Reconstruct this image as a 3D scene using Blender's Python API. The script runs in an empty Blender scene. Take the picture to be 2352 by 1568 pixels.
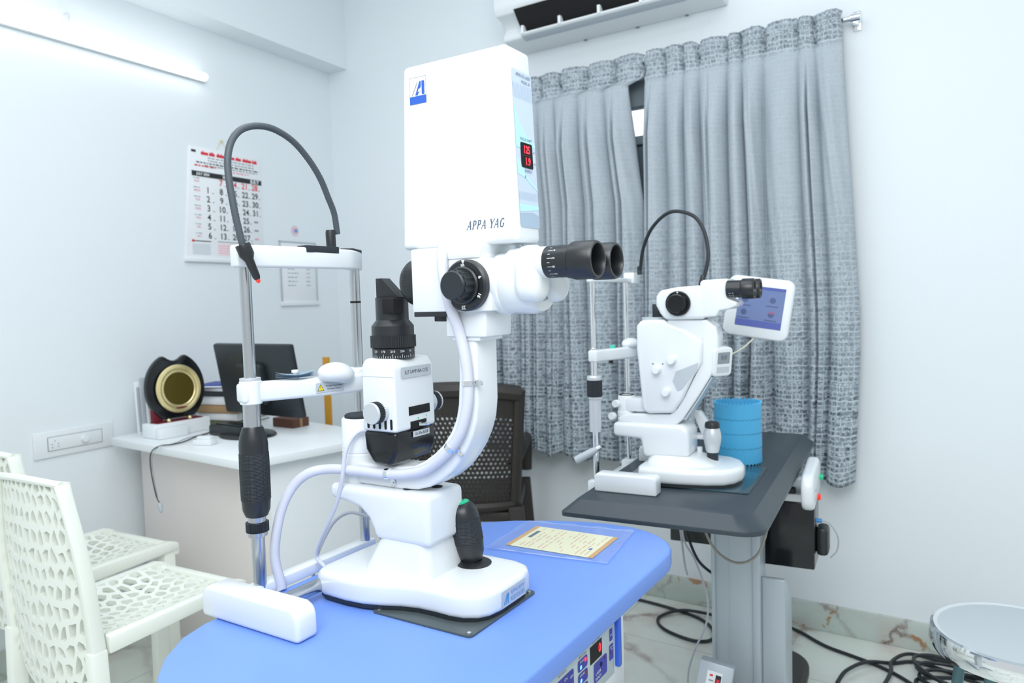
import bpy, bmesh, math, random
from mathutils import Vector, Matrix
random.seed(7)
PI = math.pi
scene = bpy.context.scene
COL = scene.collection

# ------------------------------------------------------------------ materials
def lin(h):
    h = h.lstrip('#')
    c = [int(h[i:i+2], 16) / 255 for i in (0, 2, 4)]
    return tuple(x / 12.92 if x <= .04045 else ((x + .055) / 1.055) ** 2.4 for x in c) + (1,)

def mat(name, hexc, rough=.5, metal=0, noise=0.0, nscale=30, bump=0.0, bscale=200, emit=0, coat=0, spec=.5):
    m = bpy.data.materials.new(name); m.use_nodes = True
    nt = m.node_tree; b = nt.nodes['Principled BSDF']
    b.inputs['Base Color'].default_value = lin(hexc)
    b.inputs['Roughness'].default_value = rough
    b.inputs['Metallic'].default_value = metal
    b.inputs['Specular IOR Level'].default_value = spec
    if coat: b.inputs['Coat Weight'].default_value = coat
    if emit:
        b.inputs['Emission Color'].default_value = lin(hexc); b.inputs['Emission Strength'].default_value = emit
    if noise or bump:
        tc = nt.nodes.new('ShaderNodeTexCoord')
    if noise:
        n = nt.nodes.new('ShaderNodeTexNoise'); n.inputs['Scale'].default_value = nscale; n.inputs['Detail'].default_value = 4
        nt.links.new(tc.outputs['Object'], n.inputs['Vector'])
        mx = nt.nodes.new('ShaderNodeMix'); mx.data_type = 'RGBA'
        c = lin(hexc)
        mx.inputs['A'].default_value = tuple(v * (1 - noise) for v in c[:3]) + (1,)
        mx.inputs['B'].default_value = tuple(min(1, v * (1 + noise)) for v in c[:3]) + (1,)
        nt.links.new(n.outputs['Fac'], mx.inputs['Factor']); nt.links.new(mx.outputs['Result'], b.inputs['Base Color'])
    if bump:
        n2 = nt.nodes.new('ShaderNodeTexNoise'); n2.inputs['Scale'].default_value = bscale
        nt.links.new(tc.outputs['Object'], n2.inputs['Vector'])
        bp = nt.nodes.new('ShaderNodeBump'); bp.inputs['Strength'].default_value = bump; bp.inputs['Distance'].default_value = .002
        nt.links.new(n2.outputs['Fac'], bp.inputs['Height']); nt.links.new(bp.outputs['Normal'], b.inputs['Normal'])
    return m

def knurl_mat(name, hexc, sx, sz, rough=.55):
    m = mat(name, hexc, rough)
    nt = m.node_tree; b = nt.nodes['Principled BSDF']
    tc = nt.nodes.new('ShaderNodeTexCoord')
    hs = []
    for dr, sc in (('Z', sz), ('X', sx), ('Y', sx)):
        w = nt.nodes.new('ShaderNodeTexWave'); w.bands_direction = dr; w.inputs['Scale'].default_value = sc
        nt.links.new(tc.outputs['Object'], w.inputs['Vector']); hs.append(w)
    a = nt.nodes.new('ShaderNodeMath'); a.operation = 'MULTIPLY'
    nt.links.new(hs[1].outputs['Fac'], a.inputs[0]); nt.links.new(hs[2].outputs['Fac'], a.inputs[1])
    a2 = nt.nodes.new('ShaderNodeMath'); a2.operation = 'ADD'
    nt.links.new(a.outputs[0], a2.inputs[0]); nt.links.new(hs[0].outputs['Fac'], a2.inputs[1])
    bp = nt.nodes.new('ShaderNodeBump'); bp.inputs['Strength'].default_value = .8; bp.inputs['Distance'].default_value = .0015
    nt.links.new(a2.outputs[0], bp.inputs['Height']); nt.links.new(bp.outputs['Normal'], b.inputs['Normal'])
    return m

def glassy(name, hexc, fac, rough=.1):
    m = bpy.data.materials.new(name); m.use_nodes = True
    nt = m.node_tree; nt.nodes.remove(nt.nodes['Principled BSDF'])
    out = nt.nodes['Material Output']
    t = nt.nodes.new('ShaderNodeBsdfTransparent'); t.inputs['Color'].default_value = (.96, .98, 1, 1)
    g = nt.nodes.new('ShaderNodeBsdfGlossy'); g.inputs['Color'].default_value = lin(hexc); g.inputs['Roughness'].default_value = rough
    d = nt.nodes.new('ShaderNodeBsdfDiffuse'); d.inputs['Color'].default_value = lin(hexc)
    m1 = nt.nodes.new('ShaderNodeMixShader'); m1.inputs[0].default_value = .5
    nt.links.new(g.outputs[0], m1.inputs[1]); nt.links.new(d.outputs[0], m1.inputs[2])
    m2 = nt.nodes.new('ShaderNodeMixShader'); m2.inputs[0].default_value = fac
    nt.links.new(t.outputs[0], m2.inputs[1]); nt.links.new(m1.outputs[0], m2.inputs[2])
    nt.links.new(m2.outputs[0], out.inputs['Surface'])
    return m

def marble(name, base, vein, vein2, tile=True, patch=0.0, vscale=2.2, line=.5):
    m = mat(name, base, .22); nt = m.node_tree; b = nt.nodes['Principled BSDF']; L = nt.links.new
    tc = nt.nodes.new('ShaderNodeTexCoord')
    n = nt.nodes.new('ShaderNodeTexNoise'); n.inputs['Scale'].default_value = 3.5; n.inputs['Detail'].default_value = 7; n.inputs['Roughness'].default_value = .62
    L(tc.outputs['Object'], n.inputs['Vector'])
    ms = nt.nodes.new('ShaderNodeMix'); ms.data_type = 'VECTOR'; ms.inputs['Factor'].default_value = .22
    L(tc.outputs['Object'], ms.inputs['A']); L(n.outputs['Color'], ms.inputs['B'])
    v = nt.nodes.new('ShaderNodeTexVoronoi'); v.feature = 'DISTANCE_TO_EDGE'; v.inputs['Scale'].default_value = vscale
    L(ms.outputs['Result'], v.inputs['Vector'])
    r = nt.nodes.new('ShaderNodeValToRGB'); r.color_ramp.elements[0].position = 0; r.color_ramp.elements[0].color = (line, line, line, 1)
    r.color_ramp.elements[1].position = .055; r.color_ramp.elements[1].color = (0, 0, 0, 1)
    L(v.outputs['Distance'], r.inputs['Fac'])
    n2 = nt.nodes.new('ShaderNodeTexNoise'); n2.inputs['Scale'].default_value = 5; n2.inputs['Detail'].default_value = 6
    L(tc.outputs['Object'], n2.inputs['Vector'])
    r2 = nt.nodes.new('ShaderNodeValToRGB'); r2.color_ramp.elements[0].position = .48; r2.color_ramp.elements[1].position = .68
    L(n2.outputs['Fac'], r2.inputs['Fac'])
    mx = nt.nodes.new('ShaderNodeMix'); mx.data_type = 'RGBA'
    mx.inputs['A'].default_value = lin(base); mx.inputs['B'].default_value = lin(vein2)
    mm = nt.nodes.new('ShaderNodeMath'); mm.operation = 'MULTIPLY'; mm.inputs[1].default_value = .55
    L(r2.outputs['Color'], mm.inputs[0]); L(mm.outputs[0], mx.inputs['Factor'])
    mx2 = nt.nodes.new('ShaderNodeMix'); mx2.data_type = 'RGBA'; mx2.inputs['B'].default_value = lin(vein)
    mv = nt.nodes.new('ShaderNodeMath'); mv.operation = 'MULTIPLY'
    L(r.outputs['Color'], mv.inputs[0]); L(r2.outputs['Color'], mv.inputs[1])
    mv2 = nt.nodes.new('ShaderNodeMath'); mv2.operation = 'MULTIPLY_ADD'; mv2.inputs[1].default_value = .35
    L(r.outputs['Color'], mv2.inputs[0]); L(mv.outputs[0], mv2.inputs[2])
    L(mx.outputs['Result'], mx2.inputs['A']); L(mv2.outputs[0], mx2.inputs['Factor'])
    last = mx2
    if patch:
        n3 = nt.nodes.new('ShaderNodeTexNoise'); n3.inputs['Scale'].default_value = 17; n3.inputs['Detail'].default_value = 3
        L(ms.outputs['Result'], n3.inputs['Vector'])
        r3 = nt.nodes.new('ShaderNodeValToRGB'); r3.color_ramp.elements[0].position = .63; r3.color_ramp.elements[1].position = .68
        L(n3.outputs['Fac'], r3.inputs['Fac'])
        mp = nt.nodes.new('ShaderNodeMath'); mp.operation = 'MULTIPLY'; mp.inputs[1].default_value = patch
        L(r3.outputs['Color'], mp.inputs[0])
        m3 = nt.nodes.new('ShaderNodeMix'); m3.data_type = 'RGBA'; m3.inputs['B'].default_value = lin('#a8743e')
        L(last.outputs['Result'], m3.inputs['A']); L(mp.outputs[0], m3.inputs['Factor']); last = m3
    if tile:
        bk = nt.nodes.new('ShaderNodeTexBrick'); bk.offset = 0; bk.inputs['Scale'].default_value = 1
        bk.inputs['Brick Width'].default_value = .6; bk.inputs['Row Height'].default_value = .6; bk.inputs['Mortar Size'].default_value = .0015
        L(tc.outputs['Object'], bk.inputs['Vector'])
        m4 = nt.nodes.new('ShaderNodeMix'); m4.data_type = 'RGBA'; m4.inputs['B'].default_value = lin('#8f8f8a')
        mf = nt.nodes.new('ShaderNodeMath'); mf.operation = 'MULTIPLY'; mf.inputs[1].default_value = .6
        L(bk.outputs['Fac'], mf.inputs[0]); L(mf.outputs[0], m4.inputs['Factor']); L(last.outputs['Result'], m4.inputs['A']); last = m4
    L(last.outputs['Result'], b.inputs['Base Color'])
    return m

def curtain_mat(name):
    m = mat(name, '#9aa7b0', .85); nt = m.node_tree; b = nt.nodes['Principled BSDF']; L = nt.links.new
    uv = nt.nodes.new('ShaderNodeUVMap')
    nz = nt.nodes.new('ShaderNodeTexNoise'); nz.inputs['Scale'].default_value = 38; nz.inputs['Detail'].default_value = 2
    L(uv.outputs['UV'], nz.inputs['Vector'])
    ms = nt.nodes.new('ShaderNodeMix'); ms.data_type = 'VECTOR'; ms.inputs['Factor'].default_value = .014
    L(uv.outputs['UV'], ms.inputs['A']); L(nz.outputs['Color'], ms.inputs['B'])
    lay = []
    for bw, rh, off, mo, c1, c2, cm in ((.0235, .0165, .37, .0034, '#4b5661', '#8e9ba5', '#bfcbd3'), (.034, .029, .61, .0030, '#76838e', '#b4c0c8', '#c6d1d8')):
        bk = nt.nodes.new('ShaderNodeTexBrick'); bk.inputs['Scale'].default_value = 1; bk.offset = off; bk.squash = 1.5; bk.squash_frequency = 3; bk.offset_frequency = 3
        bk.inputs['Brick Width'].default_value = bw; bk.inputs['Row Height'].default_value = rh; bk.inputs['Mortar Size'].default_value = mo
        bk.inputs['Mortar Smooth'].default_value = .5; bk.inputs['Bias'].default_value = -.1
        bk.inputs['Color1'].default_value = lin(c1); bk.inputs['Color2'].default_value = lin(c2); bk.inputs['Mortar'].default_value = lin(cm)
        L(ms.outputs['Result'], bk.inputs['Vector']); lay.append(bk)
    n2 = nt.nodes.new('ShaderNodeTexNoise'); n2.inputs['Scale'].default_value = 75; n2.inputs['Detail'].default_value = 3
    L(uv.outputs['UV'], n2.inputs['Vector'])
    r2 = nt.nodes.new('ShaderNodeValToRGB'); r2.color_ramp.elements[0].position = .40; r2.color_ramp.elements[1].position = .62
    L(n2.outputs['Fac'], r2.inputs['Fac'])
    mb = nt.nodes.new('ShaderNodeMix'); mb.data_type = 'RGBA'
    L(r2.outputs['Color'], mb.inputs['Factor']); L(lay[0].outputs['Color'], mb.inputs['A']); L(lay[1].outputs['Color'], mb.inputs['B'])
    # overhead glare painted in: pattern pales with height, contrast returns in the ruffled heading
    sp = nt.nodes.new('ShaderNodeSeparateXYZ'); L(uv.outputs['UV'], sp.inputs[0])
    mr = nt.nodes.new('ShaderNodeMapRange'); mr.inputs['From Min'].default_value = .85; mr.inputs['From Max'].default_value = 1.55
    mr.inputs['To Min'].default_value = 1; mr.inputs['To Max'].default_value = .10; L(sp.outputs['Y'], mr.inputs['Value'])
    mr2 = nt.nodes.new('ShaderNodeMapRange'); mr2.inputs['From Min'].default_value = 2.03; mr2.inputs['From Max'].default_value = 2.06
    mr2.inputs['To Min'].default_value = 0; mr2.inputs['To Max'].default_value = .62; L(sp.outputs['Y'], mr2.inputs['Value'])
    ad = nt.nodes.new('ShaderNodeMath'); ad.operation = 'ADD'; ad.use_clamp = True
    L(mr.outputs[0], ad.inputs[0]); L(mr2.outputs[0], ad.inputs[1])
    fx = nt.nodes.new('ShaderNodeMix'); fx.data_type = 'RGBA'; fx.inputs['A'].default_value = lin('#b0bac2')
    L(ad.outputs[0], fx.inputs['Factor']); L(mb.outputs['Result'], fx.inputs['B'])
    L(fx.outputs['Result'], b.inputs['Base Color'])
    return m

M = dict(
    wall=mat('wall_paint', '#e9f0f4', .75, noise=.012, nscale=3),
    ceil=mat('ceiling_paint', '#eaf1f5', .8, noise=.01),
    floor=marble('floor_marble', '#dfe6de', '#927f79', '#d0c1bb', True, .0, 2.6, .75),
    skirt=marble('skirting_marble', '#c3cfc9', '#7e6a62', '#bdb5ae', False, .85, 6, .8),
    white=mat('white_enamel', '#e6ebee', .28, coat=.3),
    whitem=mat('white_satin', '#e8edf0', .42),
    plastic=mat('white_plastic', '#f3f7ee', .4),
    grey=mat('grey_plastic', '#b9c2c8', .45),
    lgrey=mat('pale_grey_hose', '#d3d6e2', .45, noise=.06, nscale=25),
    cable=mat('grey_cable', '#b0b3bd', .5),
    black=mat('black_plastic', '#22282d', .42),
    blackg=mat('black_gloss', '#15181b', .18),
    blackm=mat('black_anodised', '#1c2024', .35, spec=.6),
    void=mat('dark_opening', '#0b0c0e', .8),
    knurl=knurl_mat('black_knurled_rubber', '#262c31', 55, 130),
    chrome=mat('chrome', '#eef0f2', .07, 1),
    steel=mat('brushed_steel', '#c3c7ca', .25, 1),
    silver=mat('silver_paint', '#cfd4d8', .35, .4),
    blue=mat('blue_laminate', '#7399ea', .38, noise=.015, nscale=8),
    darktop=mat('charcoal_laminate', '#333d45', .38, noise=.03, nscale=60),
    alum=mat('grey_powder_coat', '#bac4cb', .4, .2),
    desk=mat('pale_laminate', '#efe7e4', .4, noise=.015, nscale=6),
    desktop=mat('pale_grey_desktop', '#e9eef1', .35),
    cyanpaper=mat('sky_blue_plastic', '#4fb2e2', .5),
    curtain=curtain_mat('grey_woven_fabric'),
    brown=mat('dark_brown_plastic', '#2e2926', .5),
    screen=mat('slate_screen', '#5d6c92', .25, emit=.55),
    screen2=mat('slate_screen_band', '#4a5691', .25, emit=.5),
    red=mat('red_print', '#e02a3c', .5), redd=mat('red_led', '#ff2030', .4, emit=3.0),
    dred=mat('dim_red_led', '#7a1c22', .4), maroon=mat('maroon_velvet', '#6a0e22', .7),
    pink=mat('pink_print', '#e8a9b4', .6), ink=mat('black_print', '#23262b', .6), gink=mat('grey_print', '#8d949b', .6),
    bink=mat('blue_print', '#2f5fc0', .5), lbink=mat('light_blue_print', '#4f9fe0', .5), slate=mat('slate_print', '#44586f', .5),
    paper=mat('white_paper', '#eef1f4', .7), cream=mat('cream_card', '#f8f1c6', .6), orange=mat('orange_print', '#e0a64a', .6),
    sticker=mat('silver_sticker', '#c3cad0', .4, .1), yellow=mat('yellow_print', '#f0d823', .5),
    navy=mat('navy_key', '#2c2f9e', .35), cyan=mat('cyan_key', '#7fd4ff', .4, emit=.6),
    royal=mat('royal_blue_trim', '#2d5fd0', .35), greyp=mat('panel_grey', '#b9c6cb', .4),
    gold=mat('polished_gold', '#ecdca4', .3, .7), goldd=mat('dark_gold_plate', '#6d5f2a', .3, .5),
    green=mat('green_button', '#12b886', .35, emit=.25), teal=mat('teal_metal', '#3f6f78', .35, .6),
    tan=mat('tan_book', '#a98a62', .7), olive=mat('olive_book', '#5c6148', .7), bluef=mat('blue_folder', '#2b3f97', .5),
    wood=mat('yellow_wood', '#cf962c', .55, noise=.1, nscale=14), boxbrown=mat('brown_card', '#6a4436', .7),
    tissue=mat('blue_tissue', '#bfd8ea', .8), pad=mat('black_foam', '#2a3036', .8),
    decal=mat('lavender_decal', '#cddcf0', .35), decalc=mat('aqua_decal', '#bff4fb', .35), decalb=mat('steel_blue_decal', '#a9bfd2', .35),
    tube=mat('lamp_diffuser', '#ffffff', .4, emit=5), plate=mat('dark_acrylic', '#4a5456', .12), bplate=mat('smoked_plate', '#2e4752', .08),
    film=glassy('clear_film', '#dfe9f5', .22), glass=glassy('window_glass', '#cfdce4', .18, .02),
    frame=mat('grey_aluminium_frame', '#8f9ba2', .5, .1), outsidew=mat('bright_facade', '#ffffff', .8, emit=1.6),
    seat=mat('teal_grey_tube', '#5c7f86', .4, .4), eye=mat('lens_glass', '#141a1f', .05), rtip=mat('red_tip', '#e8402c', .35, emit=.3),
)

# ------------------------------------------------------------------ mesh helpers
def add(dst, tmp, mx=None, mi=None):
    if mx is not None: bmesh.ops.transform(tmp, matrix=mx, verts=tmp.verts[:])
    bmesh.ops.recalc_face_normals(tmp, faces=tmp.faces[:])
    if mi is not None:
        for f in tmp.faces: f.material_index = mi
    me = bpy.data.meshes.new('t'); tmp.to_mesh(me); tmp.free(); dst.from_mesh(me); bpy.data.meshes.remove(me)
    return dst

def bevel_sharp(t, r, seg, ang=25):
    if r <= 0: return
    bmesh.ops.recalc_face_normals(t, faces=t.faces[:])
    t.normal_update()
    es = [e for e in t.edges if len(e.link_faces) == 2 and e.calc_face_angle(0) > math.radians(ang)]
    bmesh.ops.bevel(t, geom=es, offset=r, segments=seg, profile=.5, affect='EDGES', clamp_overlap=True)

def box(bm, x0, x1, y0, y1, z0, z1, r=0, seg=2, mx=None, mi=None):
    t = bmesh.new(); bmesh.ops.create_cube(t, size=1)
    for v in t.verts:
        v.co = Vector(((x0 + x1) / 2 + v.co.x * (x1 - x0), (y0 + y1) / 2 + v.co.y * (y1 - y0), (z0 + z1) / 2 + v.co.z * (z1 - z0)))
    bevel_sharp(t, r, seg)
    return add(bm, t, mx, mi)

def prism(bm, pts, ax, a, b, r=0, seg=2, mx=None, mi=None, taper=None, ang=25):
    """extrude a polygon: ax 'z' -> pts are (x, y); 'y' -> (x, z); 'x' -> (y, z)"""
    t = bmesh.new()
    def P(p, h):
        return {'z': (p[0], p[1], h), 'y': (p[0], h, p[1]), 'x': (h, p[0], p[1])}[ax]
    va = [t.verts.new(P(p, a)) for p in pts]
    pb = pts if taper is None else taper
    vb = [t.verts.new(P(p, b)) for p in pb]
    n = len(pts)
    t.faces.new(va); t.faces.new(vb[::-1])
    for i in range(n): t.faces.new((va[i], vb[i], vb[(i + 1) % n], va[(i + 1) % n]))
    bevel_sharp(t, r, seg, ang)
    return add(bm, t, mx, mi)

def axis(o, d, up=None):
    d = Vector(d).normalized()
    q = Vector((0, 0, 1)).rotation_difference(d)
    return Matrix.Translation(Vector(o)) @ q.to_matrix().to_4x4()

def lathe(bm, prof, o=(0, 0, 0), d=(0, 0, 1), seg=32, mi=None, sx=1, sy=1):
    t = bmesh.new(); rings = []
    for r, h in prof:
        if r <= 1e-6: rings.append([t.verts.new((0, 0, h))])
        else: rings.append([t.verts.new((r * sx * math.cos(2 * PI * i / seg), r * sy * math.sin(2 * PI * i / seg), h)) for i in range(seg)])
    for A, B in zip(rings, rings[1:]):
        for i in range(seg):
            j = (i + 1) % seg
            if len(A) == 1 and len(B) == 1: continue
            if len(A) == 1: t.faces.new((A[0], B[i], B[j]))
            elif len(B) == 1: t.faces.new((A[i], B[0], A[j]))
            else: t.faces.new((A[i], B[i], B[j], A[j]))
    for R in (rings[0], rings[-1]):
        if len(R) > 1: t.faces.new(R)
    return add(bm, t, axis(o, d), mi)

def cyl(bm, r, a, b, o=(0, 0, 0), d=(0, 0, 1), ch=None, seg=32, mi=None):
    ch = min(r, abs(b - a)) * .08 if ch is None else ch
    return lathe(bm, [(0, a), (r - ch, a), (r, a + ch), (r, b - ch), (r - ch, b), (0, b)], o, d, seg, mi)

def gear(bm, r, a, b, n, dep, o=(0, 0, 0), d=(0, 0, 1), mi=None):
    t = bmesh.new(); R = []
    for h in (a, b):
        ring = []
        for i in range(n * 4):
            rr = r if i % 4 in (0, 1) else r - dep
            an = 2 * PI * i / (n * 4); ring.append(t.verts.new((rr * math.cos(an), rr * math.sin(an), h)))
        R.append(ring)
    k = n * 4
    for i in range(k): t.faces.new((R[0][i], R[1][i], R[1][(i + 1) % k], R[0][(i + 1) % k]))
    t.faces.new(R[0]); t.faces.new(R[1])
    return add(bm, t, axis(o, d), mi)

def spline(pts, sub):
    P = [Vector(p) for p in pts]; out = []
    for i in range(len(P) - 1):
        p0 = P[i - 1] if i else P[0] * 2 - P[1]; p1, p2 = P[i], P[i + 1]
        p3 = P[i + 2] if i + 2 < len(P) else P[-1] * 2 - P[-2]
        for k in range(sub):
            t = k / sub
            out.append(.5 * ((2 * p1) + (p2 - p0) * t + (2 * p0 - 5 * p1 + 4 * p2 - p3) * t * t + (3 * p1 - p0 - 3 * p2 + p3) * t ** 3))
    out.append(P[-1]); return out

def tube(bm, pts, r, seg=10, sub=8, mi=None, rib=0, flat=1):
    P = spline(pts, sub) if sub > 1 else [Vector(p) for p in pts]
    t = bmesh.new(); rings = []; N = None; n = len(P)
    for i, p in enumerate(P):
        T = (P[min(i + 1, n - 1)] - P[max(i - 1, 0)]).normalized()
        if N is None: N = T.orthogonal().normalized()
        N = (N - T * N.dot(T)).normalized(); B = T.cross(N)
        rr = r[0] + (r[1] - r[0]) * i / (n - 1) if isinstance(r, (tuple, list)) else r
        if rib: rr += rib * (1 if i % 2 else -1)
        rings.append([t.verts.new(p + (N * math.cos(2 * PI * k / seg) + B * math.sin(2 * PI * k / seg)) * rr) for k in range(seg)])
    for A, Bq in zip(rings, rings[1:]):
        for k in range(seg): t.faces.new((A[k], Bq[k], Bq[(k + 1) % seg], A[(k + 1) % seg]))
    t.faces.new(rings[0]); t.faces.new(rings[-1])
    return add(bm, t, None, mi)

def band(bm, pts, w, z0, z1, r=.004, seg=2, mi=None, sub=1):
    """upright strip of thickness w that follows a plan line"""
    P = [Vector((p[0], p[1])) for p in pts]
    if sub > 1: P = [Vector((q.x, q.y)) for q in spline([(p[0], p[1], 0) for p in pts], sub)]
    L_, R_ = [], []
    for i, p in enumerate(P):
        T = (P[min(i + 1, len(P) - 1)] - P[max(i - 1, 0)]).normalized(); n = Vector((-T.y, T.x))
        L_.append(p + n * w / 2); R_.append(p - n * w / 2)
    return prism(bm, [tuple(q) for q in L_ + R_[::-1]], 'z', z0, z1, r, seg, mi=mi, ang=40)

def F(o, r, u):
    """matrix of a printed face: origin, reading direction, up direction"""
    r = Vector(r).normalized(); u = Vector(u).normalized(); n = r.cross(u)
    m = Matrix.Identity(4)
    for i in range(3): m[i][0], m[i][1], m[i][2], m[i][3] = r[i], u[i], n[i], o[i]
    return m

def text(bm, s, size, mx, align='CENTER', shear=0, sx=1, bold=0, mi=None, lift=.0004):
    cu = bpy.data.curves.new('t', 'FONT'); cu.body = s; cu.size = size; cu.align_x = align; cu.align_y = 'CENTER'; cu.shear = shear
    cu.offset = bold; cu.resolution_u = 3
    ob = bpy.data.objects.new('t', cu); me = ob.to_mesh()
    t = bmesh.new(); t.from_mesh(me); ob.to_mesh_clear(); bpy.data.objects.remove(ob); bpy.data.curves.remove(cu)
    if sx != 1: bmesh.ops.scale(t, vec=(sx, 1, 1), verts=t.verts[:])
    bmesh.ops.translate(t, vec=(0, 0, lift), verts=t.verts[:])
    bmesh.ops.transform(t, matrix=mx, verts=t.verts[:])
    if mi is not None:
        for f in t.faces: f.material_index = mi
    m2 = bpy.data.meshes.new('t'); t.to_mesh(m2); t.free(); bm.from_mesh(m2); bpy.data.meshes.remove(m2)

def poly(bm, pts, mx, lift=.0003, mi=None):
    t = bmesh.new(); vs = [t.verts.new((p[0], p[1], lift)) for p in pts]; f = t.faces.new(vs); f.normal_update()
    if f.normal.z < 0: f.normal_flip()
    bmesh.ops.transform(t, matrix=mx, verts=t.verts[:])
    if mi is not None: f.material_index = mi
    m2 = bpy.data.meshes.new('t'); t.to_mesh(m2); t.free(); bm.from_mesh(m2); bpy.data.meshes.remove(m2)

def rect(bm, x0, x1, y0, y1, mx, lift=.0003, mi=None):
    poly(bm, [(x0, y0), (x1, y0), (x1, y1), (x0, y1)], mx, lift, mi)

def disc(bm, x, y, r, mx, lift=.0003, mi=None, n=20, ry=None):
    poly(bm, [(x + r * math.cos(2 * PI * i / n), y + (ry or r) * math.sin(2 * PI * i / n)) for i in range(n)], mx, lift, mi)

def obj(name, bm, mats, parent=None, smooth=True, ang=35, label=None):
    me = bpy.data.meshes.new(name); bm.to_mesh(me); bm.free()
    for m in (mats if isinstance(mats, (list, tuple)) else [mats]): me.materials.append(M[m] if isinstance(m, str) else m)
    if smooth:
        me.polygons.foreach_set('use_smooth', [True] * len(me.polygons)); me.set_sharp_from_angle(angle=math.radians(ang))
    o = bpy.data.objects.new(name, me); COL.objects.link(o)
    if parent: o.parent = parent
    if label: o['label'] = label
    return o

def tag(o, label, cat, group=None, kind=None):
    o['label'] = label; o['category'] = cat
    if group: o['group'] = group
    if kind: o['kind'] = kind
    return o

def thing(name, label, cat, loc=(0, 0, 0), rz=0, group=None):
    o = bpy.data.objects.new(name, None); COL.objects.link(o); o.empty_display_size = .05
    o.location = loc; o.rotation_euler = (0, 0, rz)
    return tag(o, label, cat, group)

def struct(name, bm, m, **k):
    o = obj(name, bm, m, **k); o['kind'] = 'structure'; return o
N = bmesh.new

# ------------------------------------------------------------------ room
WY = 2.776                                    # window wall plane
WO = Vector((-2.93, WY, 0)); WD = Vector((.0822, -.9966, 0)); WN = Vector((.9966, .0822, 0))   # left wall: corner, run, inward normal
def lw(s, z, n=0): return WO + WD * s + WN * n + Vector((0, 0, z))
bm = N(); box(bm, -4, 2.6, -1.6, 3.1, -.1, 0); struct('floor', bm, 'floor')
bm = N(); box(bm, -4, 2.6, -1.6, 3.1, 2.95, 3.05); struct('ceiling', bm, 'ceil')
bm = N()
wx0, wx1, wz0, wz1 = -1.85, -.60, .95, 2.075
for a, b, c, d in ((-3.1, wx0, 0, 2.95), (wx1, 2.6, 0, 2.95), (wx0, wx1, 0, wz0), (wx0, wx1, wz1, 2.95)): box(bm, a, b, WY, WY + .14, c, d)
struct('wall_back', bm, 'wall')
bm = N(); q = [lw(-.2, 0), lw(4.4, 0), lw(4.4, 0, -.12), lw(-.2, 0, -.12)]
prism(bm, [(p.x, p.y) for p in q], 'z', 0, 2.95); struct('wall_left', bm, 'wall')
bm = N(); q = [lw(0, 0, 0), lw(4.4, 0, 0), lw(4.4, 0, .13), lw(0, 0, .13)]
prism(bm, [(p.x, p.y) for p in q], 'z', 2.415, 2.95); struct('trim_1', bm, 'wall')
bm = N(); box(bm, -2.93, 2.6, WY - .012, WY, 0, .1, .003); struct('baseboard_back', bm, 'skirt')
bm = N(); q = [lw(0, 0, 0), lw(4.4, 0, 0), lw(4.4, 0, .012), lw(0, 0, .012)]
prism(bm, [(p.x, p.y) for p in q], 'z', 0, .098, .003); struct('baseboard_left', bm, 'skirt')

# window behind the curtains
bm = N()
for a, b, c, d in ((wx0, wx1, wz1 - .1, wz1), (wx0, wx1, wz0, wz0 + .06), (wx0, wx0 + .06, wz0, wz1), (wx1 - .06, wx1, wz0, wz1), (wx0, wx1, 1.825, 1.86), (-1.16, -1.12, wz0, 1.85)):
    box(bm, a, b, WY + .03, WY + .09, c, d, .004)
win = struct('window_1', bm, 'frame')
bm = N(); box(bm, wx0 + .05, wx1 - .05, WY + .055, WY + .059, wz0 + .05, wz1 - .09); obj('pane', bm, 'glass', win)
bm = N()
for k in range(10):
    x = wx0 + .1 + k * .12
    tube(bm, [(x, WY + .1, wz0), (x, WY + .1, 1.85)], .006, 6, 1)
    tube(bm, [(x + .06 + .03 * math.cos(a * .7) * (1 - a / 14), WY + .1, 1.74 + .035 * math.sin(a * .7) * (1 - a / 14)) for a in range(13)], .004, 6, 2)
obj('grille', bm, 'blackm', win)
bm = N(); box(bm, wx0, wx1, WY + .115, WY + .13, wz0, 1.84, .002); obj('shutter', bm, 'frame', win)
bm = N(); box(bm, wx0 - .5, wx1 + .5, WY + .9, WY + .95, 1.86, 2.9, mi=0); box(bm, wx0 - .5, wx1 + .5, WY + .9, WY + .95, .6, 1.86, mi=1)
o = struct('exterior_backdrop', bm, ['outsidew', 'frame'])

RZW = math.atan2(.9966, -.0822)
FF = lambda t=0: F((0, -t, 0), (1, 0, 0), (0, 0, 1))       # printed face on the -y side

# ------------------------------------------------------------------ things on the left wall
t = thing('tube_light', 'lit white batten tube light along the upper left wall', 'light', lw(1.35, 2.2), RZW)
bm = N(); box(bm, -.62, .56, -.022, 0, -.016, .018, .004); obj('batten', bm, 'whitem', t)
bm = N(); lathe(bm, [(0, -.6), (.012, -.6), (.0155, -.595), (.0155, .548), (.012, .554), (0, .554)], (0, -.028, .001), (1, 0, 0), 20); obj('diffuser', bm, 'tube', t)
t = thing('wall_hook', 'small round white hook on the wall above the tube light', 'hook', lw(1.378, 2.285), RZW)
bm = N(); cyl(bm, .022, 0, .006, (0, 0, 0), (0, -1, 0)); obj('plate', bm, 'whitem', t)
bm = N(); tube(bm, [(0, -.004, 0), (0, -.03, 0), (0, -.034, -.02), (-.004, -.02, -.034)], .0025, 8, 6); obj('hook', bm, 'silver', t)

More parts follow.
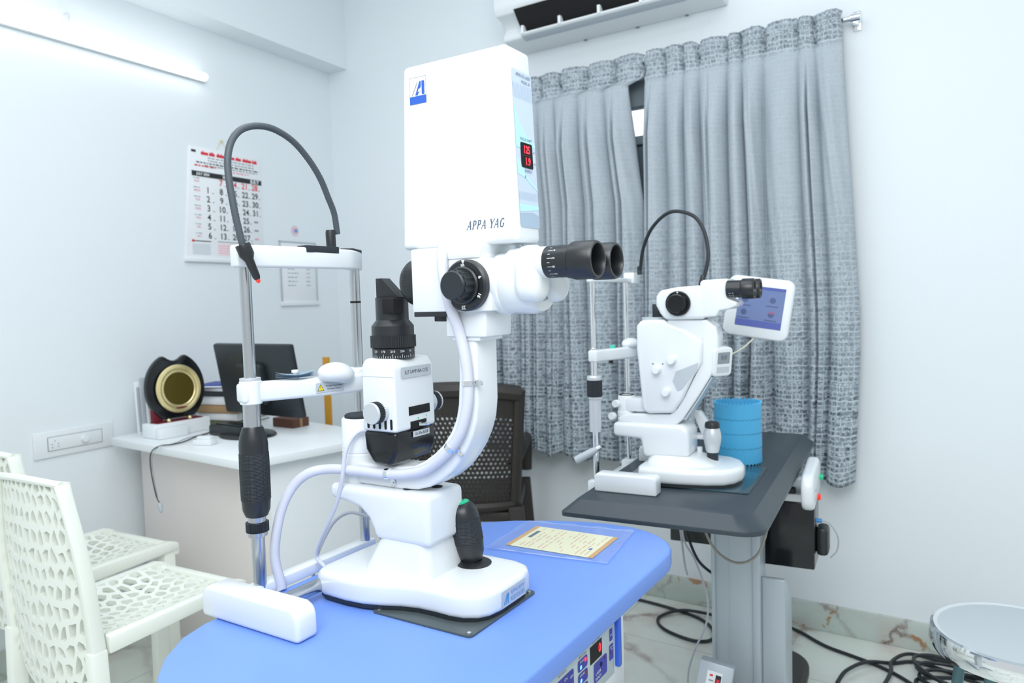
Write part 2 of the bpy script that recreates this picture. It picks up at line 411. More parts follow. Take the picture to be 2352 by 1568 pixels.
t = thing('wall_calendar', 'white wall calendar with big black and red dates for July', 'calendar', lw(.71, 1.43), RZW)
bm = N()
prism(bm, [(-.215, .0), (.205, .0), (.215, .477), (-.17, .475)], 'y', -.006, 0, .001); obj('sheet', bm, 'paper', t)
bm = N(); box(bm, -.222, .212, -.016, 0, -.012, .006, .004); obj('bottom_rail', bm, 'whitem', t)
bm = N(); tube(bm, [(-.03, -.004, .475), (-.003, -.006, .52), (.03, -.004, .476)], .001, 6, 4); cyl(bm, .004, 0, .012, (-.003, 0, .522), (0, -1, 0)); obj('hanger', bm, 'gold', t)
f = FF(.0065); bm = N()
ink, red, pk, gy = 0, 1, 2, 3
rect(bm, -.166, .212, .352, .374, f, .0002, ink)
text(bm, 'JULY', .022, f @ Matrix.Translation((.172, .363, 0)), sx=1.1, mi=4, lift=.0006, bold=.0008)
text(bm, '2024', .018, f @ Matrix.Translation((.01, .363, 0)), mi=4, lift=.0006, bold=.0006)
text(bm, 'JULY 2024', .015, f @ Matrix.Translation((-.11, .363, 0)), mi=4, lift=.0006, bold=.0005)
rnd = random.Random(3)
def scribble(x0, x1, z, h, mi, gap=.006, wmin=.006, wmax=.022):
    x = x0
    while x < x1:
        w = rnd.uniform(wmin, wmax); x2 = min(x1, x + w)
        rect(bm, x, x2, z - h / 2, z + h / 2, f, .0002, mi)
        for k in range(max(1, int(w / .008))):
            if rnd.random() < .5: rect(bm, x + k * .008, x + k * .008 + h * .5, z + h / 2, z + h * .9, f, .0002, mi)
        x = x2 + gap * rnd.uniform(.6, 1.2)
scribble(-.115, .19, .452, .012, red, .007, .03, .06)
for z in (.436, .424): scribble(-.08, .17, z, .004, gy)
scribble(-.14, .2, .412, .005, ink); scribble(-.15, -.04, .398, .006, red); scribble(.05, .14, .390, .006, pk); scribble(-.1, .19, .402, .004, gy)
box(bm, -.163, -.14, -.0068, -.0064, .452, .462, mi=ink)
days = ['SUN', 'MON', 'TUE', 'WED', 'THU', 'FRI', 'SAT']
cx = [-.088, -.018, .05, .113, .17]
for r in range(7):
    z = .335 - r * .0388
    text(bm, days[r], .013, f @ Matrix.Translation((-.143, z - .004, 0)), mi=2, bold=.0003); scribble(-.16, -.128, z + .009, .003, gy)
    for c in range(5):
        d = c * 7 + r
        if 1 <= d <= 31:
            text(bm, str(d), .037, f @ Matrix.Translation((cx[c], z, 0)), mi=red if (r == 0 or d in (17,)) else ink, bold=.0006)
            rect(bm, cx[c] + .022, cx[c] + .030, z - .012, z - .008, f, .0002, gy)
for r in (4, 5, 6): rect(bm, .158, .182, .335 - r * .0388 - .004, .335 - r * .0388 + .004, f, .0002, pk if r == 6 else gy)
rect(bm, -.175, -.085, .076, .080, f, .0002, ink); rect(bm, -.182, -.17, .073, .083, f, .0003, red); rect(bm, -.05, .15, .078, .080, f, .0002, ink)
rect(bm, -.05, .1, .02, .07, f, .0001, 5); rect(bm, -.18, -.09, .02, .066, f, .0001, 6)
for z in (.03, .041, .052, .062): scribble(-.045, .09, z, .003, pk)
obj('print', bm, ['ink', 'red', 'pink', 'gink', 'paper', mat('pale_pink', '#f3dde2', .7), mat('pale_grey_print', '#d5dce2', .7)], t, smooth=False)

t = thing('notice_sheet', 'printed white notice in a thin grey frame near the room corner', 'notice', lw(.28, 1.24), RZW)
bm = N(); box(bm, -.118, .118, -.004, 0, 0, .29, .001); obj('sheet', bm, 'paper', t)
bm = N()
for a, b, c, d in ((-.122, -.116, 0, .295), (.116, .122, 0, .295), (-.122, .122, .289, .295)): box(bm, a, b, -.008, 0, c, d, .001)
obj('frame', bm, 'alum', t); bm = N(); box(bm, -.13, .13, -.012, 0, -.02, .002, .004); obj('bottom_rail', bm, 'whitem', t)
bm = N(); f = FF(.0045)
for k in range(9): scribble(-.075, rnd.uniform(-.03, .0), .24 - k * .02, .004, 0)
obj('print_column', bm, 'gink', t, smooth=False); bm = N()
for k in range(9): scribble(.05, .075, .24 - k * .02, .004, 0)
obj('print_column', bm, 'gink', t, smooth=False)
t = thing('round_sticker', 'small round pink and blue sticker above the framed notice', 'sticker', lw(.292, 1.588), RZW)
bm = N(); cyl(bm, .026, 0, .002, (0, 0, 0), (0, -1, 0)); obj('disc', bm, mat('pale_rose', '#e6cfd9', .6), t)
f = FF(.0022); bm = N(); disc(bm, .006, 0, .010, f); obj('blue_print', bm, 'lbink', t, smooth=False)
bm = N(); poly(bm, [(-.012, .01), (-.004, .014), (-.004, -.014), (-.012, -.008)], f); obj('pink_print', bm, 'pink', t, smooth=False)

t = thing('switch_plate', 'wide white wall socket and fan regulator plate', 'socket', lw(1.433, .711), RZW)
bm = N(); box(bm, -.145, .145, -.008, 0, 0, .092, .003); obj('cover_plate', bm, 'whitem', t)
bm = N(); box(bm, -.097, .098, -.011, -.004, .024, .071, .0015); obj('module_row', bm, 'white', t)
bm = N()
for a, b, c, d in ((-.099, .1, .0225, .0242), (-.099, .1, .071, .0726), (-.099, -.0972, .023, .072), (.0982, .1, .023, .072), (-.05, -.0495, .024, .071), (.0, .0005, .024, .071)): box(bm, a, b, -.0098, -.006, c, d)
for x, z in ((-.074, .057), (-.084, .046), (-.084, .035), (-.063, .046), (-.063, .036)): cyl(bm, .0022, .008, .0115, (x, 0, z), (0, -1, 0), seg=12)
obj('seams', bm, 'gink', t)
bm = N(); cyl(bm, .0125, .01, .022, (.031, 0, .047), (0, -1, 0)); obj('regulator_knob', bm, 'white', t)

# ------------------------------------------------------------------ air conditioner and curtains
t = thing('air_conditioner', 'white split air conditioner mounted above the curtains', 'air conditioner', (-1.3, WY, 2.27))
def ac_x(x): return x + 1.3
pr = [(0, 0), (-.14, .002), (-.165, .01), (-.17, .03), (-.15, .055), (-.19, .085), (-.222, .092), (-.236, .12), (-.232, .285), (-.2, .3), (0, .3)]
bm = N(); prism(bm, pr, 'x', ac_x(-1.725), ac_x(-.845), .006, 2); obj('body', bm, 'whitem', t)
bm = N(); prism(bm, [(-.16, .012), (-.235, .1), (-.16, .11), (-.12, .03)], 'x', ac_x(-1.63), ac_x(-.94), 0); obj('outlet', bm, 'void', t)
bm = N()
for k in range(22):
    x = ac_x(-1.60 + k * .03); prism(bm, [(-.155, .03), (-.212, .085), (-.19, .09), (-.14, .04)], 'x', x, x + .0025)
obj('vanes', bm, 'alum', t)
bm = N(); prism(bm, [(-.186, .006), (-.196, .012), (-.192, .020), (-.18, .012)], 'x', ac_x(-1.625), ac_x(-.945), .001)
prism(bm, [(-.155, -.006), (-.186, .006), (-.182, .013), (-.155, .004)], 'x', ac_x(-1.625), ac_x(-.945), .001, mi=1)
for x in (-1.62, -1.45, -1.28, -1.11): box(bm, ac_x(x), ac_x(x) + .012, -.2, -.16, .012, .045, .002, mi=0)
obj('flap', bm, ['whitem', 'alum'], t)
for x in (-1.43, -1.2, -1.0):
    bm = N(); box(bm, ac_x(x) - .006, ac_x(x) + .006, -.012, -.002, -.003, .001); obj('clip', bm, 'gink', t)

t = thing('curtain_rod', 'chrome curtain rod above the window', 'curtain rod', (-1.15, WY, 2.118))
bm = N(); lathe(bm, [(0, -.83), (.0095, -.83), (.0095, .72), (.0145, .722), (.0145, .752), (0, .754)], (0, -.034, .0), (1, 0, 0), 20); obj('rod', bm, 'chrome', t)
for x in (-.8, .738):
    bm = N(); box(bm, x - .008, x + .008, -.04, 0, -.022, -.010, .002); box(bm, x - .012, x + .012, -.006, 0, -.035, .03, .003); obj('bracket', bm, 'chrome', t)

def curtain(name, label, seed, left_edge, right_edge, pleats, width):
    rn = random.Random(seed); nx, nz = 520, 84
    phs = [0]
    for k in range(pleats): phs.append(phs[-1] + rn.uniform(.6, 1.5))
    phs = [p / phs[-1] for p in phs]
    am = [rn.uniform(.6, 1.15) for _ in range(pleats)]; dr = [rn.uniform(-.03, .03) for _ in range(pleats + 1)]; sk = [rn.uniform(-.35, .35) for _ in range(pleats)]
    spl = [rn.uniform(.3, .7) for _ in range(pleats)]; spd = [rn.choice((0, .35, .6)) for _ in range(pleats)]; tp = [rn.uniform(-.012, .012) for _ in range(pleats + 1)]
    zt, zb = 2.150, .565
    bm = N(); uvl = bm.loops.layers.uv.new('UVMap'); V = []
    for j in range(nz + 1):
        w = j / nz; z = zt + (zb - zt) * w; row = []
        fall = min(1, max(0, (2.05 - z) / .22)); head = min(1, max(0, (z - 2.045) / .02))
        for i in range(nx + 1):
            s = i / nx; xa, xb = left_edge(z), right_edge(z)
            k = next((q for q in range(pleats) if phs[q + 1] >= s), pleats - 1)
            u = min(1, max(0, (s - phs[k]) / (phs[k + 1] - phs[k])))
            ue = min(1, max(0, u + sk[k] * u * (1 - u) * (.3 + fall)))
            fold = max(0, math.sin(PI * ue)) ** .55 * am[k]
            fold -= spd[k] * math.exp(-((ue - spl[k]) / .055) ** 2) * fall * (1 - .5 * w)     # a crease inside the puff
            A = .016 + .056 * fall + .010 * w
            y = 2.725 - .012 - A * fold
            pin = math.exp(-(min(u, 1 - u) / .10) ** 2)                                        # pinched pleat seam
            if head:
                y -= head * (.020 * math.sin(z * 230 + k * 2 + 3 * u) * pin + .005 * math.sin(z * 120 + s * 60 + 2 * math.sin(s * 90)) * math.sin(s * 150 + z * 40))
                y += head * .012 * pin
            y -= .004 * fall * math.sin(s * 70 + 3 * math.sin(z * 4 + s * 20)) * math.sin(z * 6 + s * 33); y += .006 * math.exp(-((z - 2.045) / .02) ** 2)
            z2 = z + (.004 * math.sin(PI * u) + (tp[k] * (1 - u) + tp[k + 1] * u) * .5 - .004) * max(0, (z - 2.04) / .11)
            if w > .9: z2 += (w - .9) * 10 * .012 * math.sin(s * 29 + seed)
            sway = (dr[k] * (1 - u) + dr[k + 1] * u) * math.sin(PI * min(1, w * 1.1)) * math.sin(PI * s) ** .5
            x = xa + (xb - xa) * s + sway * .8
            row.append(bm.verts.new((x, y, z2)))
        V.append(row)
    for j in range(nz):
        for i in range(nx):
            fc = bm.faces.new((V[j][i], V[j + 1][i], V[j + 1][i + 1], V[j][i + 1]))
            for lp, (a, b) in zip(fc.loops, ((i, j), (i, j + 1), (i + 1, j + 1), (i + 1, j))):
                lp[uvl].uv = (a / nx * width * 1.6, zt + (zb - zt) * b / nz)
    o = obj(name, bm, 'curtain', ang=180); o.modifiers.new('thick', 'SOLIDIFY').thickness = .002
    tag(o, label, 'curtain', 'grey patterned curtains')
def gl(z):
    if z > 2.05: return -1.158
    if z > 1.6: return -1.222 + (2.05 - z) / .45 * .06
    return -1.16
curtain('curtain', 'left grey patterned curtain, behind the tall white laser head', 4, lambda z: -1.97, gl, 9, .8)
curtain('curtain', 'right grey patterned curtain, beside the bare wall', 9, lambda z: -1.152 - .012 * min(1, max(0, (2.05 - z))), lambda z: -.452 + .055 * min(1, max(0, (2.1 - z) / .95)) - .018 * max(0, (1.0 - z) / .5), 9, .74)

# ------------------------------------------------------------------ desk corner
t = thing('desk', 'pale laminate office desk in the room corner', 'desk', (-2.3, 1.75, 0))
bm = N(); prism(bm, [(-.47, -.295), (.366, -.339), (.47, .21), (-.56, .36)], 'z', .722, .75, .003); obj('desktop', bm, 'desktop', t)
bm = N(); prism(bm, [(-.49, -.17), (.335, -.215), (.336, -.197), (-.489, -.152)], 'z', 0, .722, .001); obj('front_panel', bm, 'desk', t)
bm = N(); prism(bm, [(.318, -.216), (.336, -.216), (.425, .18), (.407, .182)], 'z', 0, .722, .001); obj('side_panel', bm, 'desktop', t)
bm = N(); prism(bm, [(-.49, -.17), (-.472, -.17), (-.53, .3), (-.548, .3)], 'z', 0, .722, .001); obj('side_panel', bm, 'desk', t)

# award plaque: faces +x, stands in its white box
t = thing('award_plaque', 'round black award plaque with gold dish in a white box stand', 'award', (-2.60, 1.625, .75), PI / 2)
bm = N(); box(bm, -.115, .115, -.03, .05, 0, .052, .004); box(bm, -.113, -.0, -.062, -.03, 0, .04, .004); obj('box_stand', bm, 'whitem', t)
bm = N(); pts = []
for i in range(64):
    a = PI / 2 + 2 * PI * i / 64; c, s_ = math.cos(a), math.sin(a)
    x = .118 * c; z = .175 + .133 * s_
    if s_ > .85: z -= .05 * max(0, 1 - (abs(x) / .042) ** 2) * .6
    if z < .062: z = .062
    pts.append((x, z))
prism(bm, pts, 'y', -.012, .012, .004, 2, ang=50, mx=Matrix.Rotation(-.06, 4, 'X')); obj('board', bm, 'blackg', t)
bm = N(); lathe(bm, [(.060, .014), (.065, .019), (.071, .0175), (.079, .021), (.088, .018), (.091, .013), (.058, .013)], (0, -.002, .172), (0, -1, .06), 48); obj('gold_rim', bm, 'gold', t)
bm = N(); cyl(bm, .064, .012, .0155, (0, -.002, .172), (0, -1, .06), seg=40); obj('gold_dish', bm, 'goldd', t)
bm = N()
for i in range(48):
    a = 2 * PI * i / 48; lathe(bm, [(0, .018), (.0024, .0185), (.0018, .0215), (0, .0225)], (.0755 * math.cos(a), -.002, .172 + .0755 * math.sin(a)), (0, -1, .06), 6)
obj('beading', bm, 'gold', t)
bm = N(); box(bm, -.022, .026, -.026, -.012, .090, .104, .002); obj('name_plate', bm, 'maroon', t)
for x in (-.05, .035):
    bm = N(); lathe(bm, [(0, -.008), (.006, -.005), (.008, 0), (.006, .005), (0, .008)], (x, -.02, .06), (0, 0, 1), 14); obj('gold_stud', bm, 'gold', t)
bm = N(); box(bm, -.095, .09, -.022, .03, .05, .056, .002); box(bm, -.098, -.06, 0, .02, .056, .12, .002); obj('velvet_bed', bm, 'maroon', t)

for k, (x, mt, h, lab) in enumerate(((-2.70, 'paper', .19, 'white'), (-2.715, 'grey', .215, 'grey'), (-2.73, 'paper', .2, 'white'))):
    bm = N(); box(bm, -.004, .004, -.03, .03, 0, h, .001, mx=Matrix.Rotation(-.05, 4, 'Y')); box(bm, .0035, .0048, -.026, .026, .01, h - .02, mi=1, mx=Matrix.Rotation(-.05, 4, 'Y'))
    o = obj('document_folder', bm, [mt, 'sticker' if k else 'paper']); o.location = (x, 1.595 - k * .012, .75)
    tag(o, ['white upright folder nearest the round plaque, standing against the wall', 'grey upright folder, middle one of three beside the plaque', 'white upright folder closest to the wall beside the plaque'][k], 'folder', 'upright folders beside the plaque')

# book stack, bottom to top
z = .75
for k, (w, d, h, mt, rz, nm, lab) in enumerate((
        (.24, .20, .018, 'olive', .3, 'book', 'olive green book at the bottom of the desk stack'),
        (.21, .16, .03, 'paper', .2, 'book', 'white page block book second from the bottom of the stack'),
        (.21, .17, .032, 'tan', .25, 'book', 'tan brown thick book in the middle of the stack'),
        (.2, .16, .036, 'paper', .22, 'book', 'thick white book just under the black one in the stack'),
        (.22, .17, .018, 'black', .28, 'book', 'thin black book under the blue folder in the stack'),
        (.2, .15, .014, 'paper', .15, 'paper_pad', 'white paper pad under the blue folder on the book stack'),
        (.22, .16, .012, 'bluef', .4, 'folder', 'blue folder lying on top of the book stack'))):
    bm = N(); r = Matrix.Rotation(rz, 4, 'Z')
    if nm == 'book':
        box(bm, -w / 2, w / 2, -d / 2, d / 2, 0, .003, .001, mx=r, mi=0); box(bm, -w / 2, w / 2, -d / 2, d / 2, h - .003, h, .001, mx=r, mi=0)
        box(bm, -w / 2 + .003, w / 2 - .003, -d / 2 + .003, d / 2 - .003, .003, h - .003, mx=r, mi=1); box(bm, -w / 2, -w / 2 + .003, -d / 2, d / 2, 0, h, .001, mx=r, mi=0); box(bm, -w / 2, w / 2, -d / 2, -d / 2 + .003, 0, h, .001, mx=r, mi=0)
    else:
        box(bm, -w / 2, w / 2, -d / 2, d / 2, 0, h, .003, mx=r, mi=0)
        if nm == 'folder': box(bm, -w / 2 + .02, w / 2 + .015, -d / 2 - .01, d / 2 - .02, h * .3, h * .7, .001, mx=r, mi=1)
    o = obj(nm, bm, [mt, 'paper']); o.location = (-2.67 + .006 * (k % 3), 1.90, z); tag(o, lab, 'folder' if nm == 'folder' else ('pad' if nm == 'paper_pad' else 'book'), 'book stack on the desk'); z += h

t = thing('computer_monitor', 'black computer monitor seen from behind on the desk', 'monitor', (-2.31, 1.745, .75))
tl = Matrix.Translation((0, .03, .2)) @ Matrix.Rotation(.17, 4, 'X')
bm = N(); box(bm, -.225, .215, -.012, .014, -.137, .137, .008, mx=tl); obj('housing', bm, 'black', t)
bm = N(); box(bm, -.2, .19, .013, .0155, -.115, .12, .001, mx=tl); obj('screen', bm, 'blackg', t)
bm = N(); prism(bm, [(-.065, .07), (.055, .07), (.065, .055), (.065, -.085), (-.075, -.085), (-.075, .055)], 'y', -.04, -.01, .008, mx=tl); obj('rear_bulge', bm, 'black', t)
bm = N(); prism(bm, [(-.035, 0), (.025, 0), (.02, .17), (-.03, .17)], 'y', -.028, .005, .008); obj('neck', bm, 'black', t)
bm = N(); lathe(bm, [(0, 0), (.112, 0), (.115, .004), (.108, .012), (.06, .02), (0, .022)], (.0, -.03, 0), (0, 0, 1), 40, sx=1, sy=.8); obj('foot', bm, 'blackm', t)
bm = N(); f = tl @ F((-.02, -.0125, .095), (1, 0, 0), (0, 0, 1)); text(bm, 'LG', .026, f, bold=.0006); obj('logo', bm, 'silver', t, smooth=False)

t = thing('power_adapter', 'black box adapter with ridged lid under the monitor', 'adapter', (-2.375, 1.70, .75))
bm = N(); box(bm, -.085, .1, -.045, .045, 0, .04, .008); obj('case', bm, 'black', t)
bm = N(); box(bm, -.06, .08, -.03, .03, .04, .045, .003); obj('lid', bm, 'blackm', t)
bm = N(); box(bm, -.06, .06, -.04, .04, 0, .035, .003); box(bm, -.061, .061, -.006, .006, .0, .0355, .001, mi=1)
o = obj('carton', bm, ['boxbrown', 'tan']); o.location = (-2.33, 1.93, .75); tag(o, 'small brown carton behind the monitor stand', 'box')
t = thing('white_box', 'small white lidded box at the front of the desk', 'box', (-2.30, 1.532, .75), .35)
bm = N(); box(bm, -.035, .035, -.02, .022, 0, .02, .004); obj('tray', bm, 'white', t); bm = N(); box(bm, -.034, .02, .0, .024, .018, .028, .003); obj('lid', bm, 'whitem', t)
t = thing('dangling_cord', 'thin black cord hanging over the desk edge with a grey oval end', 'cord', (-2.37, 1.428, .75))
bm = N(); tube(bm, [(-.085, .275, .03), (-.10, .235, .006), (-.075, .16, .005), (-.03, .09, .005), (-.02, .04, .005), (-.038, .0, .004), (-.055, -.02, -.02), (-.05, -.025, -.08), (-.03, -.024, -.16), (-.01, -.024, -.185)], .0022, 6, 8); obj('lead', bm, 'black', t)
bm = N(); tube(bm, [(-.098, .27, .02), (-.112, .225, .005), (-.09, .14, .004), (-.045, .07, .004), (-.032, .02, .004), (-.034, -.002, .004), (-.045, -.022, -.03), (-.036, -.025, -.1), (-.018, -.024, -.18)], .0014, 6, 8); obj('lead', bm, 'gink', t)
bm = N(); lathe(bm, [(0, -.02), (.006, -.016), (.0085, -.004), (.006, .012), (0, .018)], (-.008, -.024, -.2), (.15, 0, -1), 14); obj('end_piece', bm, 'alum', t)
t = thing('wooden_rule', 'yellow wooden rule standing upright behind the desk', 'rule', (-2.335, 2.13, 0))
bm = N(); box(bm, -.017, .017, -.005, .005, 0, 1.005, .001); obj('strip', bm, 'wood', t)
bm = N(); f = F((0, -.0052, 0), (1, 0, 0), (0, 0, 1))
for k in range(90): rect(bm, .011 if k % 5 else .006, .0165, .05 + k * .0105, .0508 + k * .0105, f)
obj('scale', bm, 'boxbrown', t, smooth=False)

# ------------------------------------------------------------------ chairs
def lattice(bm, mapf, nu, nv, inset, jit, thick, seed, solid_border=.06, depth=None):
    """open organic lattice: jittered honeycomb in the unit square pushed through mapf(u, v)"""
    rn = random.Random(seed); t = bmesh.new(); H = {}
    dx, dy = 1 / nu, 1 / nv
    def key(a, b): return (round(a * 6), round(b * 6))
    def node(a, b):
        k = key(a, b)
        if k not in H: H[k] = (a * dx + rn.uniform(-jit, jit) * dx, b * dy + rn.uniform(-jit, jit) * dy)
        return H[k]
    for r in range(-1, nv + 2):
        for c in range(-1, nu + 2):
            ox = c + (.5 if r % 2 else 0)
            hexa = [node(ox + px, r + py) for px, py in ((0, .667), (-.5, .333), (-.5, -.333), (0, -.667), (.5, -.333), (.5, .333))]
            hexa = [(min(1, max(0, x)), min(1, max(0, y))) for x, y in hexa]
            cxm = sum(p[0] for p in hexa) / 6; cym = sum(p[1] for p in hexa) / 6
            ar = abs(sum(hexa[i][0] * hexa[(i + 1) % 6][1] - hexa[(i + 1) % 6][0] * hexa[i][1] for i in range(6))) / 2
            if ar < .25 * dx * dy * .5: 
                if ar < 1e-5: continue
                vs = [t.verts.new(mapf(*p)) for p in hexa]; t.faces.new(vs); continue
            o_ = [t.verts.new(mapf(*p)) for p in hexa]; k1 = 1 - inset * rn.uniform(.8, 1.25)
            sub = []
            for i in range(6):
                p, q = hexa[i], hexa[(i + 1) % 6]
                sub.append((cxm + (p[0] - cxm) * k1 * .93, cym + (p[1] - cym) * k1 * .93))
            ii = [t.verts.new(mapf(*p)) for p in sub]
            for i in range(6): t.faces.new((o_[i], o_[(i + 1) % 6], ii[(i + 1) % 6], ii[i]))
    bmesh.ops.remove_doubles(t, verts=t.verts[:], dist=.0004)
    bmesh.ops.dissolve_degenerate(t, edges=t.edges[:], dist=.0003)
    bmesh.ops.recalc_face_normals(t, faces=t.faces[:])
    geo = bmesh.ops.solidify(t, geom=t.faces[:], thickness=thick)
    return add(bm, t)

def make_lattice_chair(loc, rz, label, seed):
    # local: +y is the sitting direction, origin on the floor under the seat centre
    t = thing('lattice_chair', label, 'chair', loc, rz, 'white lattice chairs by the desk')
    def seatmap(u, v):
        x = (u - .5) * .345; y = -.2 + .397 * v
        z = .437 + .014 * (abs(u - .5) * 2) ** 3 - .02 * math.sin(PI * min(1, v * 1.1)) * (1 - (2 * u - 1) ** 2) - (.018 * ((v - .8) / .2) ** 2 if v > .8 else 0)
        return (x, y, z)
    bm = N(); lattice(bm, seatmap, 8, 12, .26, .2, .012, seed); obj('seat', bm, 'plastic', t, ang=50)
    def outline(v):                       # half width of the back at height parameter v
        return .172 - (.042 * ((v - .3) / .7) ** 1.9 if v > .3 else 0)
    def backmap(u, v):
        x = (u - .5) * 2 * outline(v) * .94
        y = -.222 - .036 * v - .028 * (1 - (2 * u - 1) ** 2) * (1 - .5 * v); z = .355 + .465 * v - .06 * (1 - (2 * u - 1) ** 2) * (1 - v) ** 2 + .0 * v
        return (x, y, z)
    bm = N(); lattice(bm, backmap, 11, 11, .30, .24, .03, seed + 5); obj('backrest', bm, 'plastic', t, ang=50)
    bm = N()
    for s in (-1, 1):                                   # flat side rails in one piece
        tt = bmesh.new(); R_ = []
        for k in range(25):
            v = k / 24; c = Vector((s * outline(v), -.222 - .036 * v, .40 + .42 * v)); w_ = .0065 + .0075 * (1 - v) ** 1.2
            R_.append([tt.verts.new(c + Vector(d)) for d in ((-w_, -.016, 0), (w_, -.016, 0), (w_, .018, 0), (-w_, .018, 0))])
        for A_, B_ in zip(R_, R_[1:]):
            for q in range(4): tt.faces.new((A_[q], A_[(q + 1) % 4], B_[(q + 1) % 4], B_[q]))
        tt.faces.new(R_[0]); tt.faces.new(R_[-1]); bevel_sharp(tt, .005, 2, 50); add(bm, tt)
    tube(bm, [(-.130, -.258, .82), (-.07, -.269, .826), (0, -.272, .828), (.07, -.269, .826), (.130, -.258, .82)], .009, 8, 5)
    obj('back_frame', bm, 'plastic', t)
    bm = N()
    for s in (-1, 1): prism(bm, [(-.2, .405), (-.2, .447), (.18, .452), (.21, .442), (.21, .418)], 'x', s * .175 - .014, s * .175 + .014, .005)
    prism(bm, [(-.185, .4), (.185, .4), (.185, .437), (-.185, .437)], 'y', .187, .215, .007)
    obj('seat_frame', bm, 'plastic', t)
    for s in (-1, 1):
        bm = N(); prism(bm, [(s * .172 - .0155, .42), (s * .172 + .0155, .42), (s * .190 + .017, 0), (s * .190 - .013, 0)], 'y', -.245, -.205, .004, mx=None); obj('leg', bm, 'plastic', t)
    for s in (-1, 1):
        bm = N(); prism(bm, [(s * .165 - .018, .42), (s * .165 + .018, .42), (s * .175 + .015, 0), (s * .175 - .015, 0)], 'y', .158, .198, .004); obj('leg', bm, 'plastic', t)
    return t
make_lattice_chair((-1.97, 1.083, 0), .08, 'white lattice chair in front, nearest the blue table', 11)
make_lattice_chair((-2.468, 1.19, 0), .08, 'white lattice chair farther left, next to the wall', 23)

t = thing('brown_armchair', 'dark brown moulded plastic armchair behind the laser', 'chair', (-1.78, 2.345, 0), .5)
# local: +y sitting direction (away from the laser), back at -y
def bk(u, v): return ((u - .5) * (.40 + .07 * v), -.2 - .07 * v - .05 * (1 - (2 * u - 1) ** 2), .44 + .455 * v + .025 * (1 - (2 * u - 1) ** 2) * v)
bm = N(); lattice(bm, bk, 26, 28, .42, .03, .008, 3); obj('woven_back', bm, 'brown', t)
bm = N()
for s in (0, 1): tube(bm, [bk(s, k / 8) for k in range(9)], .021, 8, 3)
tube(bm, [Vector(bk(k / 8, .97)) + Vector((0, 0, 0)) for k in range(9)], .03, 8, 3); tube(bm, [bk(k / 8, .05) for k in range(9)], .02, 8, 3)
for v in (.1, .85):
    for k in range(8):
        pass
tt = bmesh.new(); pv = [[tt.verts.new(bk(i / 10, v)) for i in range(11)] for v in (.78, .86, .94, 1)]
for A, B in zip(pv, pv[1:]):
    for i in range(10): tt.faces.new((A[i], A[i + 1], B[i + 1], B[i]))
bmesh.ops.recalc_face_normals(tt, faces=tt.faces[:]); bmesh.ops.solidify(tt, geom=tt.faces[:], thickness=.01); add(bm, tt)
obj('back_frame', bm, 'brown', t)
bm = N(); prism(bm, [(-.23, .4), (-.23, .44), (.2, .46), (.24, .44), (.24, .41)], 'x', -.215, .215, .012); obj('seat', bm, 'brown', t)
for s in (-1, 1):
    bm = N(); tube(bm, [(s * .205, -.225, .62), (s * .222, -.12, .655), (s * .226, .05, .655), (s * .224, .17, .64), (s * .222, .2, .6), (s * .218, .205, .5)], .024, 10, 6); obj('armrest', bm, 'brown', t)
for sx, sy in ((-1, -1), (1, -1), (-1, 1), (1, 1)):
    bm = N(); prism(bm, [(sx * .205 - .028, .46), (sx * .205 + .028, .46), (sx * .245 + .018, 0), (sx * .245 - .018, 0)], 'y', sy * .215 - .022, sy * .215 + .022, .006); obj('leg', bm, 'brown', t)

# ================================================================== laser table
LO = (-.85, .935, .725); LYAW = math.radians(1.5); H0 = .725
def lpt(u, v, z=0):
    c, s = math.cos(LYAW), math.sin(LYAW); return (LO[0] + u * c - v * s, LO[1] + u * s + v * c, LO[2] + z)
t = thing('laser_table', 'blue topped instrument table carrying the laser', 'table', (LO[0], LO[1], 0), LYAW)
far = [(-.205, .25), (-.19, .30), (-.155, .35), (-.119, .383), (-.053, .434), (.035, .477), (.09, .495), (.14, .506), (.2, .507), (.24, .496), (.272, .477), (.304, .447), (.322, .416), (.330, .385), (.331, .35)]
out = far + [(x, -y) for x, y in far[::-1]]
bm = N(); prism(bm, out, 'z', H0 - .036, H0, .005, 3, ang=50); obj('tabletop', bm, 'blue', t)
def rr(x0, x1, y0, y1, r, n=5):
    P = []
    for cx_, cy_, a0 in ((x1 - r, y1 - r, 0), (x0 + r, y1 - r, 90), (x0 + r, y0 + r, 180), (x1 - r, y0 + r, 270)):
        for k in range(n + 1):
            a = math.radians(a0 + 90 * k / n); P.append((cx_ + r * math.cos(a), cy_ + r * math.sin(a)))
    return P
bm = N(); cb = rr(-.19, .187, H0 - .178, H0 - .03, .028)[12:] + [(.187, H0 - .0365), (-.19, H0 - .0365)]
prism(bm, cb, 'x', -.16, .319, .003, 2, ang=50)
cab = obj('control_cabinet', bm, 'white', t)
for y0, y1 in ((.148, .161), (-.161, -.148)):
    bm = N(); prism(bm, rr(y0, y1, H0 - .122, H0 - .034, .005, 3), 'x', .318, .326, .002); obj('trim_strip', bm, 'royal', cab)
bm = N(); box(bm, .316, .3205, -.15, .142, H0 - .128, H0 - .038, .001); pan = obj('control_panel', bm, 'greyp', t)
PF = F((.3205, 0, H0), (0, 1, 0), (0, 0, 1)); TM = lambda x, z: PF @ Matrix.Translation((x, z, .0008))
bm = N(); rect(bm, .052, .094, -.076, -.048, PF, .0006, 0); text(bm, '0', .02, TM(.085, -.061), mi=1, sx=.8, bold=.0004); obj('shot_counter', bm, ['void', 'redd'], pan, smooth=False)
